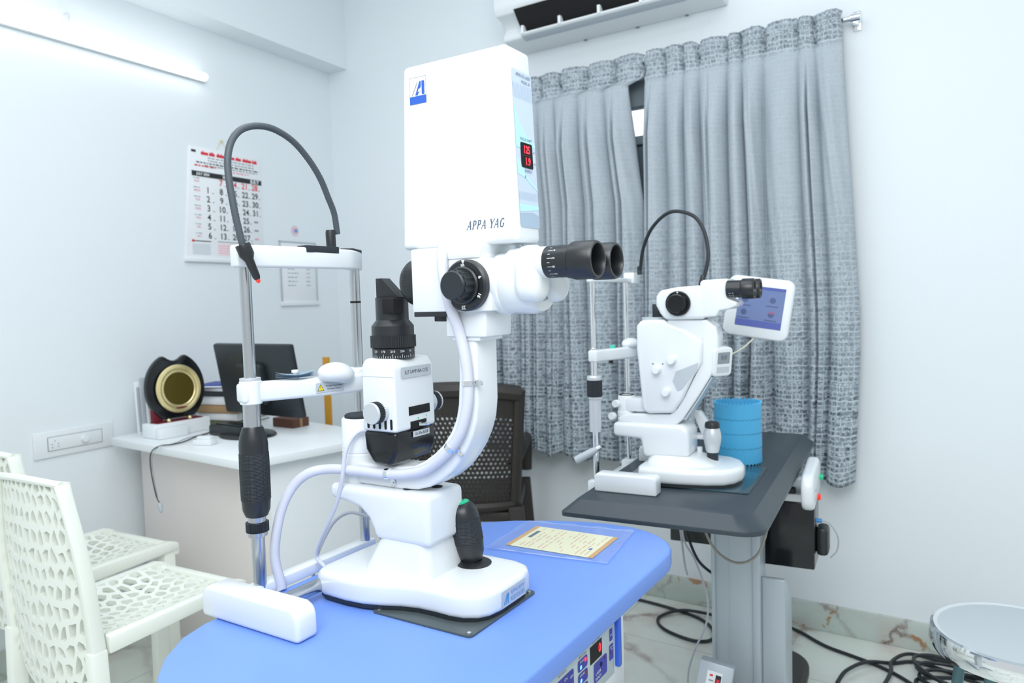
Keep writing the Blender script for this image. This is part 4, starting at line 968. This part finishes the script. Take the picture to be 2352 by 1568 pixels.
bm = N(); tube(bm, [(-.06, .05, .045), (-.12, .06, .088), (-.15, .06, .097), (-.191, .06, .097), (-.222, .05, .076), (-.245, .035, .029), (-.252, .03, .002), (-.255, .02, -.05), (-.24, .0, -.2)], .0034, 10, 8); obj('supply_cable', bm, 'cable', t)

# laminated card on the table
t = thing('laminated_card', 'cream printed card in a clear plastic sleeve on the blue table', 'card', lpt(.115, .355, .001), LYAW + .04)
bm = N(); tt = bmesh.new(); nx, ny = 26, 20
cs = [(-.120, -.108), (.132, -.088), (.110, .112), (-.128, .086)]
V = []
for i in range(nx + 1):
    row = []
    for j in range(ny + 1):
        a, b = i / nx, j / ny
        x = (cs[0][0] * (1 - a) + cs[1][0] * a) * (1 - b) + (cs[3][0] * (1 - a) + cs[2][0] * a) * b; y = (cs[0][1] * (1 - a) + cs[1][1] * a) * (1 - b) + (cs[3][1] * (1 - a) + cs[2][1] * a) * b
        e = max(abs(a - .5), abs(b - .5)) * 2; w = max(0, e - .72) / .28
        z = .0012 + w * (.0022 + .0022 * math.sin(a * 23 + b * 17) * math.sin(b * 31 + 2))
        row.append(tt.verts.new((x, y, max(.0006, z))))
    V.append(row)
for i in range(nx):
    for j in range(ny): tt.faces.new((V[i][j], V[i + 1][j], V[i + 1][j + 1], V[i][j + 1]))
add(bm, tt); tube(bm, [(-.118, -.106, .003), (.0, -.1, .003), (.131, -.088, .003)], .0012, 6, 4); tube(bm, [(.131, -.088, .002), (.11, .111, .002)], .0006, 6, 4); tube(bm, [(.11, .111, .002), (-.127, .086, .002)], .0005, 6, 4)
obj('sleeve', bm, 'film', t)
bm = N(); f = F((0, 0, .0003), (1, 0, 0), (0, 1, 0)); rect(bm, -.096, .094, -.070, .064, f, 0, 0)
rect(bm, -.096, -.086, -.070, .064, f, .0002, 1); rect(bm, .084, .094, -.070, .064, f, .0002, 1)
r3 = random.Random(5)
for k in range(15):
    x = -.07 + k * .0102
    y = -.06
    while y < .055:
        l = r3.uniform(.008, .03)
        if r3.random() < .75: rect(bm, x, x + .0022, y, min(.056, y + l), f, .0002, 2)
        y += l + .006
rect(bm, -.078, -.070, -.01, .035, f, .0003, 3); rect(bm, .068, .074, -.03, -.02, f, .0003, 4)
obj('card', bm, ['cream', 'orange', mat('faint_red_print', '#eab49a', .7), 'slate', 'bink'], t, smooth=False)

# ================================================================== second table and slit lamp by the window
TO = (-.70, 1.83, .755); TYAW = math.radians(6); H1 = .755
def tpt(u, v, z=0):
    c, s = math.cos(TYAW), math.sin(TYAW); return (TO[0] + u * c - v * s, TO[1] + u * s + v * c, TO[2] + z)
t = thing('instrument_table', 'charcoal topped instrument table with sloping edges, by the curtains', 'table', (TO[0], TO[1], 0), TYAW)
o_ = []
for cx_, cy_, r_, a0 in ((.264, .70, .03, 0), (-.186, .70, .03, 90), (-.186, -.352, .014, 180), (.264, -.352, .05, 270)):
    sx_, sy_ = (1 if a0 in (0, 270) else -1), (1 if a0 in (0, 90) else -1)
    for k in range(6):
        a = math.radians(a0 + 18 * k); o_.append((cx_ - sx_ * r_ + r_ * math.cos(a), cy_ - sy_ * r_ + r_ * math.sin(a)))
i_ = [(.039 + (p[0] - .039) * .868, .174 + (p[1] - .174) * .944) for p in o_]
bm = N(); prism(bm, o_, 'z', H1 - .036, H1 - .026, .0015); prism(bm, o_, 'z', H1 - .026, H1, 0, taper=i_); obj('tabletop', bm, 'darktop', t)
bm = N(); prism(bm, rr(-.03, .2, -.15, .13, .006, 3), 'z', H1, H1 + .0035, .0006); obj('glide_plate', bm, 'bplate', t)
# column stands under the middle of the top (table coordinates)
cx0, cx1, cy0, cy1 = .055, .178, .125, .225
bm = N(); box(bm, cx0, cx1, cy0, cy1, .06, H1 - .036, .004); box(bm, cx0 - .004, cx0 + .006, cy0 - .006, cy0 + .02, .06, H1 - .036, .002); box(bm, cx1 - .018, cx1 + .002, cy0 - .008, cy0 + .02, .06, H1 - .036, .004)
box(bm, cx0 + .042, cx0 + .0435, cy0 - .0008, cy0 + .002, .06, H1 - .05); co = obj('column', bm, 'alum', t)
bm = N(); cyl(bm, .0045, 0, .002, (cx1 - .03, cy0, .64), (0, -1, 0), seg=16); obj('bolt', bm, 'black', co)
bm = N(); prism(bm, [(cy0 + .02, .05), (cy0 + .02, .455), (cy0 + .035, .455), (cy0 + .15, .37), (cy0 + .155, .36), (cy0 + .155, .05)], 'x', cx1, cx1 + .062, .006, 3); obj('motor_housing', bm, 'alum', t)
bm = N(); prism(bm, rr(.03, .26, -.12, .62, .1, 8), 'z', .012, .055, .014, 3, ang=50); obj('foot', bm, 'brown', t)
bm = N(); prism(bm, [(-.02, .1), (.22, .1), (.22, .3), (-.02, .3)], 'z', H1 - .05, H1 - .034, .003); obj('bracket', bm, 'alum', t)

# equipment under the top
t = thing('power_box', 'tall black power box hanging under the charcoal table', 'power box', tpt(.218, .31, -.30), TYAW)
bm = N(); box(bm, -.055, .085, -.06, .06, 0, .185, .004); obj('case', bm, 'blackg', t)
bm = N(); box(bm, -.05, .06, -.058, .05, .185, .206, .002); obj('top_panel', bm, 'whitem', t)
for x, mt, nm in ((-.01, 'rtip', 'rocker_switch'), (.025, 'black', 'plug')):
    bm = N(); box(bm, x - .011, x + .011, -.052, -.03, .2, .222, .005); obj(nm, bm, mt, t)
bm = N(); box(bm, .085, .118, -.03, .035, .03, .11, .012); obj('plug', bm, 'blackm', t)
bm = N(); tube(bm, [(.09, -.01, .125), (.118, -.01, .122), (.14, -.005, .085), (.138, .0, .045), (.12, .0, .02)], .002, 8, 6); cyl(bm, .006, .083, .1, (0, -.01, .126), (1, 0, 0), mi=1); obj('lead', bm, ['cable', 'lbink'], t)
t = thing('junction_box', 'small black box fixed under the left of the charcoal table', 'power box', tpt(-.035, .25, -.25), TYAW)
bm = N(); box(bm, -.05, .08, -.045, .045, 0, .18, .003); obj('case', bm, 'blackm', t); bm = N(); box(bm, -.04, .07, -.047, -.044, .16, .175, .001); obj('flange', bm, 'alum', t)
t = thing('hand_control', 'white oblong control pad hung on the right edge of the charcoal table', 'control pad', tpt(.293, .21, -.062), TYAW)
mx = Matrix.Rotation(-.55, 4, 'X') @ Matrix.Identity(4)
bm = N(); prism(bm, [(p[0] + .04, p[1]) for p in rr(-.105, .105, -.05, .05, .04, 7)], 'x', -.014, .018, .011, 4, mx=Matrix.Rotation(.12, 4, 'X')); hc = obj('case', bm, 'white', t)
bm = N(); f = F((.0185, .04, 0), (0, 1, 0), (0, 0, 1)); text(bm, '+  -', .022, f @ Matrix.Translation((-.04, -.005, 0)), bold=.0005); rect(bm, -.075, .075, -.027, -.0262, f); obj('print', bm, 'gink', hc, smooth=False)
bm = N(); cyl(bm, .008, .016, .026, (0, .115, .006), (1, 0, 0)); obj('indicator', bm, 'green', hc)
bm = N(); box(bm, -.045, -.012, .02, .06, -.005, .02, .003); obj('hanger', bm, 'alum', t)
bm = N(); box(bm, .012, .024, .07, .085, -.05, -.034, .003); obj('plug', bm, 'rtip', t)
t = thing('supply_unit', 'tilted grey box with warning sticker against the table column', 'power box', (-.633, 1.79, .058), TYAW + .12)
mx = Matrix.Rotation(-.28, 4, 'X') @ Matrix.Rotation(.16, 4, 'Y')
bm = N(); box(bm, -.043, .043, -.03, .03, 0, .215, .003, mx=mx); obj('case', bm, 'alum', t)
bm = N(); f = mx @ F((0, -.0305, .15), (1, 0, 0), (0, 0, 1)); rect(bm, -.02, .018, -.06, .045, f, .0003, 0); rect(bm, .002, .016, -.05, .038, f, .0006, 1); rect(bm, .005, .013, -.045, .028, f, .0009, 2); rect(bm, -.013, -.005, .032, .037, f, .0006, 2)
for k in range(6): rect(bm, -.014, -.002, .02 - .011 * k, .0235 - .011 * k, f, .0006, 3)
obj('warning_sticker', bm, ['paper', 'ink', 'red', 'gink'], t, smooth=False)

# chin rest
t = thing('chin_rest', 'small chin rest with steel handle at the charcoal table, before the curtains', 'chin rest', TO, TYAW)
pu2 = -.180
bm = N(); lathe(bm, [(0, -.03), (.008, -.03), (.008, .135), (.009, .255), (.0085, .265), (.0085, .335), (.0062, .337), (.0062, .503), (0, .503)], (pu2, -.13, 0), seg=24); obj('pole', bm, 'chrome', t)
bm = N(); lathe(bm, [(0, -.03), (.0062, -.03), (.0062, .503), (0, .503)], (pu2, .13, 0), seg=24); obj('pole', bm, 'chrome', t)
bm = N(); lathe(bm, [(.008, .123), (.0155, .123), (.0155, .205), (.0175, .207), (.0175, .212), (.0155, .214), (.0155, .254), (.0195, .255), (.0195, .262), (.0165, .266), (.008, .266)], (pu2, -.13, 0), seg=32); obj('lift_sleeve', bm, 'silver', t)
bm = N(); gear(bm, .0196, .213, .2545, 40, .0006, (pu2, -.13, 0)); obj('grip_ring', bm, 'black', t)
bm = N(); lathe(bm, [(0, 0), (.007, .0), (.0095, .012), (.0105, .055), (.009, .062), (0, .064)], (pu2 + .004, -.134, .078), (-.80, -.32, -.46), 20); cyl(bm, .006, -.012, .0, (pu2 + .004, -.134, .078), (-.80, -.32, -.46), mi=1); obj('side_handle', bm, ['grey', 'chrome'], t)
for y in (-.13, .13):
    bm = N(); box(bm, pu2 - .018, pu2 + .018, y - .018, y + .018, -.034, -.002, .003); obj('foot_clamp', bm, 'white', t)
bm = N(); box(bm, pu2 - .010, pu2 + .012, -.13, .13, -.03, -.012, .002); obj('base_bar', bm, 'white', t)
bm = N(); band(bm, [(pu2, -.145), (pu2 + .012, -.10), (pu2 + .035, -.045), (pu2 + .05, .01), (pu2 + .04, .07), (pu2, .14)], .026, .301, .331, .005, 3, sub=4); ca = obj('chin_arm', bm, 'white', t)
bm = N(); t2 = bmesh.new(); bmesh.ops.create_uvsphere(t2, u_segments=24, v_segments=12, radius=1)
for v in t2.verts: v.co = Vector((v.co.x * .022, v.co.y * .036, v.co.z * .016))
add(bm, t2, Matrix.Translation((pu2 + .05, .012, .338))); obj('chin_cup', bm, 'white', t)
bm = N(); cyl(bm, .008, .33, .339, (pu2 + .025, -.06, 0)); cyl(bm, .006, .292, .302, (pu2 + .02, -.06, 0), mi=1); obj('paper_pin', bm, [mat('aqua_plastic', '#4fc9b8', .4), 'black'], ca)
bm = N(); band(bm, [(pu2, -.15), (pu2 + .008, -.08), (pu2 + .010, 0), (pu2 + .008, .08), (pu2, .18)], .018, .503, .5155, .003); br = obj('forehead_bar', bm, 'white', t)
bm = N(); band(bm, [(pu2 + .006, -.07), (pu2 + .008, 0), (pu2 + .006, .08)], .003, .5155, .53, 0); obj('brow_strip', bm, 'film', br)
bm = N(); box(bm, pu2 - .012, pu2 + .02, .145, .200, .500, .532, .004); obj('end_block', bm, 'white', br)
# slit lamp
t = thing('slit_lamp', 'smaller white slit lamp with shield shaped lamp housing on the charcoal table', 'slit lamp', TO, TYAW)
vm = -.05
b2 = [(-.07, -.13), (-.06, -.155), (-.03, -.165), (.04, -.161), (.10, -.15), (.14, -.134), (.163, -.108), (.174, -.07), (.172, -.03), (.158, .01), (.13, .04), (.08, .055), (-.05, .06), (-.07, .03)]
bm = N(); prism(bm, b2, 'z', .008, .047, .013, 4, ang=60); prism(bm, rr(-.06, .13, -.115, .025, .03), 'z', .042, .066, 0, taper=rr(-.055, .06, -.1, .0, .03)); bs = obj('base', bm, 'white', t)
bm = N(); prism(bm, [(p[0] * .97, vm + (p[1] - vm) * .96) for p in b2], 'z', .0036, .012); obj('glide_skirt', bm, 'black', bs)
for y0 in (-.245, .10):
    bm = N(); prism(bm, [(-.142, 0), (.010, 0), (.010, .038), (.004, .044), (-.136, .044), (-.142, .037)], 'y', y0, y0 + .042, .006, 3); obj('wheel_cover', bm, 'white', t)
bm = N(); cyl(bm, .007, -.22, .12, (-.075, 0, .024), (0, 1, 0)); obj('axle', bm, 'steel', t)
bm = N(); prism(bm, [(.05, .064), (.05, .128), (.036, .143), (-.145, .143), (-.145, .108), (-.072, .104), (-.066, .060)], 'y', -.10, .0, .010, 4); obj('pedestal', bm, 'white', t)
hx = -.123
bm = N(); lathe(bm, [(0, .13), (.023, .13), (.024, .15), (.0225, .152), (.024, .154), (.024, .166), (.022, .168), (.022, .205), (.02, .208), (0, .208)], (hx, vm, 0), seg=36); hb = obj('hub', bm, 'whitem', t)
bm = N(); lathe(bm, [(0, .206), (.0185, .206), (.0185, .2095), (.015, .2095), (.014, .206), (0, .206)], (hx, vm, 0), seg=32); obj('hub_cap', bm, 'void', hb)
for x, z in ((-.137, .188), (-.148, .155)):
    bm = N(); cyl(bm, .0095, .018, .032, (x, vm, z), (-.25, -1, 0), seg=24); obj('clamp_knob', bm, 'whitem', hb)
bm = N(); box(bm, hx, -.055, vm - .022, vm + .022, .168, .204, .006); obj('lamp_arm', bm, 'white', t)
sh = [(-.080, .33), (-.079, .390), (-.068, .4035), (-.012, .4045), (.005, .394), (.04, .382), (.072, .360), (.086, .352), (.084, .30), (.062, .265), (.035, .208), (.010, .172), (-.055, .168), (-.067, .180), (-.072, .24)]
bm = N(); prism(bm, sh, 'y', -.094, -.01, .012, 4, ang=40); tw = obj('lamp_housing', bm, 'white', t)
for x, z in ((.012, .304), (-.026, .280), (-.003, .225)):
    bm = N(); lathe(bm, [(.012, .0), (.0098, .004), (.0098, .018), (.008, .021), (0, .0215)], (x, -.093, z), (0, -1, 0), 28); obj('control_knob', bm, 'whitem', tw)
f = F((0, -.0945, 0), (1, 0, 0), (0, 0, 1))
bm = N(); poly(bm, [(.012, .252), (.020, .276), (.076, .299), (.072, .285), (.036, .234), (.024, .228)], f, .0006); obj('side_window', bm, 'grey', tw, smooth=False)
for x in (-.037, -.012):
    bm = N(); disc(bm, x, .295, .0016, f, .0006); obj('index_dot', bm, 'ink', tw, smooth=False)
bm = N(); lathe(bm, [(0, .402), (.031, .402), (.031, .410), (0, .410)], (-.045, vm, 0), seg=32); prism(bm, [(-.047, .408), (-.047, .443), (-.036, .443), (-.01, .408)], 'y', vm - .009, vm + .009, .001, mi=1); obj('prism', bm, ['grey', 'black'], tw)
ar = [(-.002, .404), (-.004, .394), (.034, .381), (.068, .358), (.083, .352), (.081, .299), (.062, .262), (.037, .212), (.018, .182), (0, .168), (-.11, .164), (-.135, .154), (-.135, .142), (-.10, .140), (.004, .139), (.018, .143), (.034, .158), (.07, .212), (.102, .264), (.115, .296), (.121, .326), (.121, .360), (.116, .385), (.094, .403)]
bm = N(); prism(bm, ar, 'y', -.083, -.018, .006, 3, ang=40); obj('microscope_arm', bm, 'white', t)
bm = N(); poly(bm, [(.128, -.055), (.128, .055), (.124, .055), (.124, -.055)], F((0, 0, 0), (1, 0, 0), (0, 1, 0)), 0); bm.clear()
prism(bm, [(.035, .157), (.071, .211), (.103, .263), (.106, .262), (.074, .208), (.038, .153)], 'y', -.078, -.023, 0); obj('arm_strip', bm, 'alum', t)
mc = [(-.028, .440), (-.027, .462), (-.018, .4765), (.024, .4835), (.088, .4865), (.094, .404), (-.006, .404), (-.018, .42)]
bm = N(); prism(bm, mc, 'y', -.096, -.004, .010, 4, ang=40); mb = obj('microscope_body', bm, 'white', t)
for s in (-1, 1):
    bm = N(); c = vm + s * .045; cyl(bm, .0305, 0, .010, (.030, c, .4435), (0, s, 0), ch=.002, seg=40); cyl(bm, .0235, .010, .026, (.030, c, .4435), (0, s, 0), ch=.003, seg=40); disc(bm, 0, .027, .002, F((.030, c + s * .0102, .4435), (1, 0, 0), (0, 0, 1)) if s < 0 else F((.03, c + .0102, .4435), (-1, 0, 0), (0, 0, 1)), .0004, 1); obj('magnification_dial', bm, ['blackg', 'white'], mb)
bm = N(); lathe(bm, [(0, .08), (.041, .08), (.042, .083), (.042, .094), (0, .094)], (0, vm, .444), (1, 0, 0), 40)
prism(bm, [(.082, .408), (.082, .494), (.09, .4985), (.148, .5), (.149, .452), (.170, .444), (.168, .434), (.150, .427), (.127, .424), (.12, .41)], 'y', -.094, -.006, .009, 4, ang=40)
bn = obj('binocular_head', bm, 'white', t)
for s in (-1, 1):
    bm = N(); c = -.09 if s < 0 else -.002
    lathe(bm, [(.018, .145), (.0205, .147), (.0205, .178), (.0235, .181), (.024, .184), (.024, .206), (.022, .209), (.0195, .209), (.018, .205), (.017, .19), (0, .19)], (0, c, .4745), (1, 0, 0), 40); ey = obj('eyepiece', bm, 'blackm', bn)
    bm = N(); cyl(bm, .0145, .19, .1915, (0, c, .4745), (1, 0, 0)); obj('ocular_lens', bm, 'eye', ey)
    bm = N()
    for k in range(6):
        ang = PI + .5 + k * .3; n = Vector((0, math.cos(ang), math.sin(ang))); f = F(Vector((.152, c, .4745)) + n * .0206, (1, 0, 0), n.cross(Vector((1, 0, 0)))); rect(bm, 0, .006, -.0004, .0004, f, .0002); rect(bm, .009, .011, -.001, .001, f, .0002)
    obj('dioptre_scale', bm, 'white', ey, smooth=False)
# joystick
jx, jy = .094, -.035
bm = N(); cyl(bm, .014, .045, .074, (jx, jy, 0)); lathe(bm, [(0, .128), (.013, .128), (.0185, .132), (.0185, .139), (.0165, .145), (.012, .147), (0, .1475)], (jx, jy, 0), seg=28); js = obj('joystick', bm, 'black', t)
bm = N(); lathe(bm, [(0, .07), (.0145, .07), (.0165, .075), (.0205, .095), (.0218, .108), (.0205, .12), (.0165, .1315), (0, .132)], (jx, jy, 0), seg=40); obj('handle', bm, 'silver', js)
bm = N(); cyl(bm, .007, .045, .078, (.058, -.02, 0)); obj('lock_screw', bm, 'white', t)
bm = N(); prism(bm, [(.06, .10), (.075, .135), (.055, .165), (.035, .165)], 'y', -.0, .03, .004); box(bm, .03, .10, -.01, .03, .094, .106, .004); obj('focus_lever', bm, 'white', t)
# small display pod on the arm
mx = Matrix.Translation((.118, -.055, .300)) @ Matrix.Rotation(-.62, 4, 'Z') @ Matrix.Rotation(.12, 4, 'Y')
bm = N(); prism(bm, rr(-.030, .030, -.036, .036, .012, 4), 'x', -.012, .014, .005, 3, mx=mx); dp = obj('display_pod', bm, 'white', t)
bm = N(); f = mx @ F((.0142, 0, 0), (0, 1, 0), (0, 0, 1)); rect(bm, -.019, .019, -.004, .024, f, .0004, 0); rect(bm, -.019, .019, -.026, -.012, f, .0004, 1); text(bm, '0.0', .014, f @ Matrix.Translation((0, .011, .0005)), mi=2); obj('read_out', bm, ['gink', 'sticker', 'slate'], dp, smooth=False)
# light guide arching over
bm = N(); tube(bm, [(-.146, .155, .528), (-.142, .15, .545), (-.122, .12, .60), (-.08, .07, .649), (-.018, .02, .679), (.045, -.01, .664), (.078, -.03, .624), (.092, -.045, .568), (.088, -.05, .525), (.076, -.05, .49)], .0048, 10, 10)
lathe(bm, [(0, 0), (.007, 0), (.007, .02), (.0055, .024), (0, .024)], (-.146, .155, .525), (0, 0, 1), 16); lathe(bm, [(0, 0), (.007, 0), (.007, .022), (.0055, .026), (0, .026)], (.075, -.05, .486), (.25, 0, 1), 16); obj('light_guide', bm, 'black', t)

# tablet display
t = thing('tablet_display', 'white framed square tablet screen on an arm behind the small slit lamp', 'display', tpt(.17, .20, .423), TYAW)
mx = Matrix.Rotation(.155, 4, 'Y') @ Matrix.Rotation(.0, 4, 'Z')
bm = N(); prism(bm, rr(-.086, .086, -.082, .082, .022, 6), 'y', -.011, .012, .006, 3, mx=mx, ang=50); obj('housing', bm, 'white', t)
bm = N(); f = mx @ F((0, -.0112, 0), (1, 0, 0), (0, 0, 1)); rect(bm, -.054, .066, -.052, .058, f, .0004, 0); rect(bm, -.054, .066, -.052, -.034, f, .0007, 1); rect(bm, -.054, .066, .050, .058, f, .0007, 1)
for x, z in ((-.035, .02), (.036, .024), (-.035, -.014), (.036, -.014)):
    disc(bm, x, z, .008, f, .001, 2, 10); rect(bm, x - .016, x + .016, z - .017, z - .0145, f, .001, 2)
rect(bm, .03, .045, -.012, -.006, f, .0012, 3)
sc = obj('screen', bm, ['screen', 'screen2', mat('dim_icon', '#48557a', .4, emit=.3), mat('mauve_icon', '#8a5a7a', .4, emit=.3)], t, smooth=False)
bm = N(); tube(bm, [(-.06, .02, .0), (-.12, .04, .0), (-.18, .03, -.02), (-.19, .02, -.2), (-.19, .02, -.42)], .008, 10, 5); obj('support_arm', bm, 'whitem', t)
bm = N(); tube(bm, [(-.01, .0, -.08), (-.04, -.05, -.11), (-.09, -.12, -.135), (-.13, -.17, -.15)], .0022, 8, 6); obj('lead', bm, mat('cream_cable', '#d9d7c4', .5), t)

# blue cylinder
t = thing('blue_canister', 'sky blue open cylinder with scalloped rims on the charcoal table', 'canister', tpt(.113, .196, .0), TYAW)
bm = N(); tt = bmesh.new(); n = 144; R_ = .063; rows = [0, .004, .043, .047, .083, .087, .122, .126, .162, .166]
V = []
for j, z in enumerate(rows):
    ring = []
    for k in range(n):
        a = 2 * PI * k / n; sc_ = .003 * math.sin(k * PI / 2)
        zz = z + (sc_ if j in (0, 9) else 0) + (.0022 if j == 0 else 0)
        rr_ = R_ + (.0004 if j % 2 else -.0002); ring.append(tt.verts.new((rr_ * math.cos(a), rr_ * math.sin(a), zz)))
    V.append(ring)
for A, B in zip(V, V[1:]):
    for k in range(n): tt.faces.new((A[k], A[(k + 1) % n], B[(k + 1) % n], B[k]))
bmesh.ops.recalc_face_normals(tt, faces=tt.faces[:]); bmesh.ops.solidify(tt, geom=tt.faces[:], thickness=.003); add(bm, tt); obj('wall', bm, 'cyanpaper', t)
bm = N()
for zc in (.045, .085, .124):
    for k in range(60):
        a = 2 * PI * k / 60; nrm = Vector((math.cos(a), math.sin(a), 0)); f = F(nrm * (R_ + .0006) + Vector((0, 0, zc)), (-nrm.y, nrm.x, 0), (0, 0, 1)); s = .0019 if k % 2 else -.0019
        poly(bm, [(-.0026, -s - .0006), (.0020, s - .0006), (.0020, s + .0006), (-.0026, -s + .0006)], f, .0003)
obj('perforation', bm, mat('deep_blue_slot', '#1f5f8c', .6), t, smooth=False)

# ================================================================== stool and floor cables
t = thing('round_stool', 'round stool with grey seat and chrome rim at the right', 'stool', (.03, 1.82, 0))
bm = N(); lathe(bm, [(0, .50), (.142, .50), (.152, .498), (0, .49)], seg=64); obj('seat_pad', bm, 'grey', t)
bm = N(); lathe(bm, [(.146, .4995), (.152, .5015), (.1575, .499), (.1605, .49), (.161, .465), (.158, .456), (.15, .452), (.145, .46), (.14, .49)], seg=96); obj('seat_rim', bm, 'chrome', t)
bm = N(); lathe(bm, [(0, .455), (.148, .455), (.148, .46), (0, .462)], seg=48); obj('seat_base', bm, 'alum', t)
for k in range(4):
    a = -2.0 + k * PI / 2; c, s = math.cos(a), math.sin(a)
    bm = N(); tube(bm, [(.105 * c, .105 * s, .458), (.125 * c, .125 * s, .3), (.165 * c, .165 * s, .012)], .0115, 12, 5); cyl(bm, .014, 0, .016, (.165 * c, .165 * s, 0), mi=1); obj('leg', bm, ['seat', 'black'], t)
bm = N(); P = [(.142 * math.cos(2 * PI * k / 32), .142 * math.sin(2 * PI * k / 32), .16) for k in range(33)]; tube(bm, P, .008, 8, 1); obj('foot_ring', bm, 'seat', t)

def cable(name, label, pts, r, mt, sub=12):
    bm = N(); tube(bm, pts, r, 10, sub); o = obj(name, bm, mt); tag(o, label, 'cable'); return o
cz = .0065
cable('looped_cable', 'black cable looping once on the floor left of the table column',
      [(-1.5, 2.66, cz), (-1.24, 2.69, cz), (-1.0, 2.66, cz), (-.89, 2.60, cz), (-.845, 2.50, cz), (-.90, 2.455, cz), (-1.02, 2.49, cz), (-1.075, 2.57, cz), (-1.02, 2.645, cz + .012), (-.93, 2.665, cz + .013), (-.82, 2.68, cz), (-.68, 2.70, cz)], .0058, 'black')
cable('floor_cable', 'black cable running on the floor from the column towards the coil',
      [(-.68, 2.745, cz), (-.60, 2.71, cz), (-.5, 2.64, cz), (-.40, 2.605, cz), (-.32, 2.575, cz), (-.24, 2.52, cz), (-.16, 2.43, cz), (-.1, 2.3, cz)], .0058, 'black')
coil = []
rr3 = random.Random(2)
for k in range(60):
    a = k * .42; ra = .098 + .018 * math.sin(k * .9) ; coil.append((-.085 + 1.25 * ra * math.cos(a) + .02 * math.sin(k * .35), 2.56 + ra * math.sin(a) * .95 + .012 * math.cos(k * .5), cz + .0115 * (k // 15) + .003 * math.sin(k)))
cable('coiled_cable', 'black cable coiled on the floor behind the round stool',
      [(-.42, 2.40, cz), (-.405, 2.47, cz + .012), (-.36, 2.56, cz + .012), (-.29, 2.62, cz), (-.2, 2.665, cz)] + coil, .0058, 'black', 6)
cable('loose_cable', 'black cable arching over the floor just left of the coil',
      [(-.40, 2.36, cz), (-.31, 2.42, cz), (-.285, 2.52, cz + .014), (-.29, 2.60, cz + .014), (-.25, 2.685, cz + .013), (-.16, 2.715, cz), (-.02, 2.69, cz + .02), (.1, 2.6, cz)], .0058, 'black')
cable('hanging_cable', 'beige cable sagging in a loop in front of the grey column',
      [(-.655, 1.86, .715), (-.64, 1.84, .62), (-.605, 1.835, .562), (-.553, 1.835, .541), (-.508, 1.845, .565), (-.486, 1.86, .63), (-.482, 1.9, .716)], .0034, mat('beige_cable', '#9d9a92', .5))
cable('hanging_cable', 'black cable dropping from the charcoal table down behind the column',
      [(-.755, 2.0, .716), (-.752, 2.0, .60), (-.745, 2.0, .54), (-.715, 2.0, .47), (-.68, 2.02, .43), (-.665, 2.05, .41), (-.66, 2.06, .30), (-.655, 2.1, .1), (-.65, 2.14, .06)], .0042, 'black')
cable('hanging_cable', 'long thin grey cable hanging free from the charcoal table to the floor',
      [(-.72, 1.9, .716), (-.722, 1.9, .60), (-.715, 1.9, .55), (-.685, 1.9, .50), (-.655, 1.9, .41), (-.66, 1.9, .33), (-.69, 1.9, .26), (-.712, 1.9, .18), (-.70, 1.88, .1), (-.67, 1.84, .05), (-.64, 1.82, .0568)], .0026, 'cable')
cable('hanging_cable', 'short thin grey lead with free end under the charcoal table edge',
      [(-.745, 1.95, .716), (-.748, 1.95, .60), (-.742, 1.95, .53), (-.735, 1.95, .47), (-.728, 1.95, .44)], .0030, 'cable')

# ------------------------------------------------------------------ light, world, camera
def area(name, loc, rot, sx, sy, power, col):
    l = bpy.data.lights.new(name, 'AREA'); l.shape = 'RECTANGLE'; l.size = sx; l.size_y = sy; l.energy = power; l.color = col
    o = bpy.data.objects.new(name, l); COL.objects.link(o); o.location = loc; o.rotation_euler = rot; return o
area('overhead_fill', (-1.0, 1.0, 2.9), (0, 0, 0), 2.2, 1.6, 24, (.97, .985, 1))  # unseen area light added under the ceiling to fill the room
area('bounce_light', (.0, -.25, 2.3), (math.radians(42), 0, math.radians(30)), 1.5, 1.2, 38, (.97, .985, 1))
w = bpy.data.worlds.new('world'); scene.world = w; w.use_nodes = True
bg = w.node_tree.nodes['Background']; bg.inputs['Color'].default_value = (.90, .96, 1, 1); bg.inputs['Strength'].default_value = .74

cam = bpy.data.cameras.new('camera'); cam.sensor_width = 36; cam.lens = 1705 / 2352 * 36; cam.clip_start = .05
co = bpy.data.objects.new('camera', cam); COL.objects.link(co); scene.camera = co
yaw, pitch, roll = (math.radians(a) for a in (33.504, 3.231, -1.678))
r = Vector((math.cos(yaw), math.sin(yaw), 0)); fw = Vector((-math.sin(yaw), math.cos(yaw), 0)); up = Vector((0, 0, 1))
f2 = fw * math.cos(pitch) - up * math.sin(pitch); u2 = up * math.cos(pitch) + fw * math.sin(pitch)
r3_ = r * math.cos(roll) + u2 * math.sin(roll); u3 = u2 * math.cos(roll) - r * math.sin(roll)
mw = Matrix.Identity(4)
for i in range(3): mw[i][0], mw[i][1], mw[i][2], mw[i][3] = r3_[i], u3[i], -f2[i], (0, 0, 1.22)[i]
co.matrix_world = mw
cam.dof.use_dof = True; cam.dof.focus_distance = 1.28; cam.dof.aperture_fstop = 5.0
scene.view_settings.view_transform = 'Standard'; scene.view_settings.look = 'None'; scene.view_settings.exposure = .0
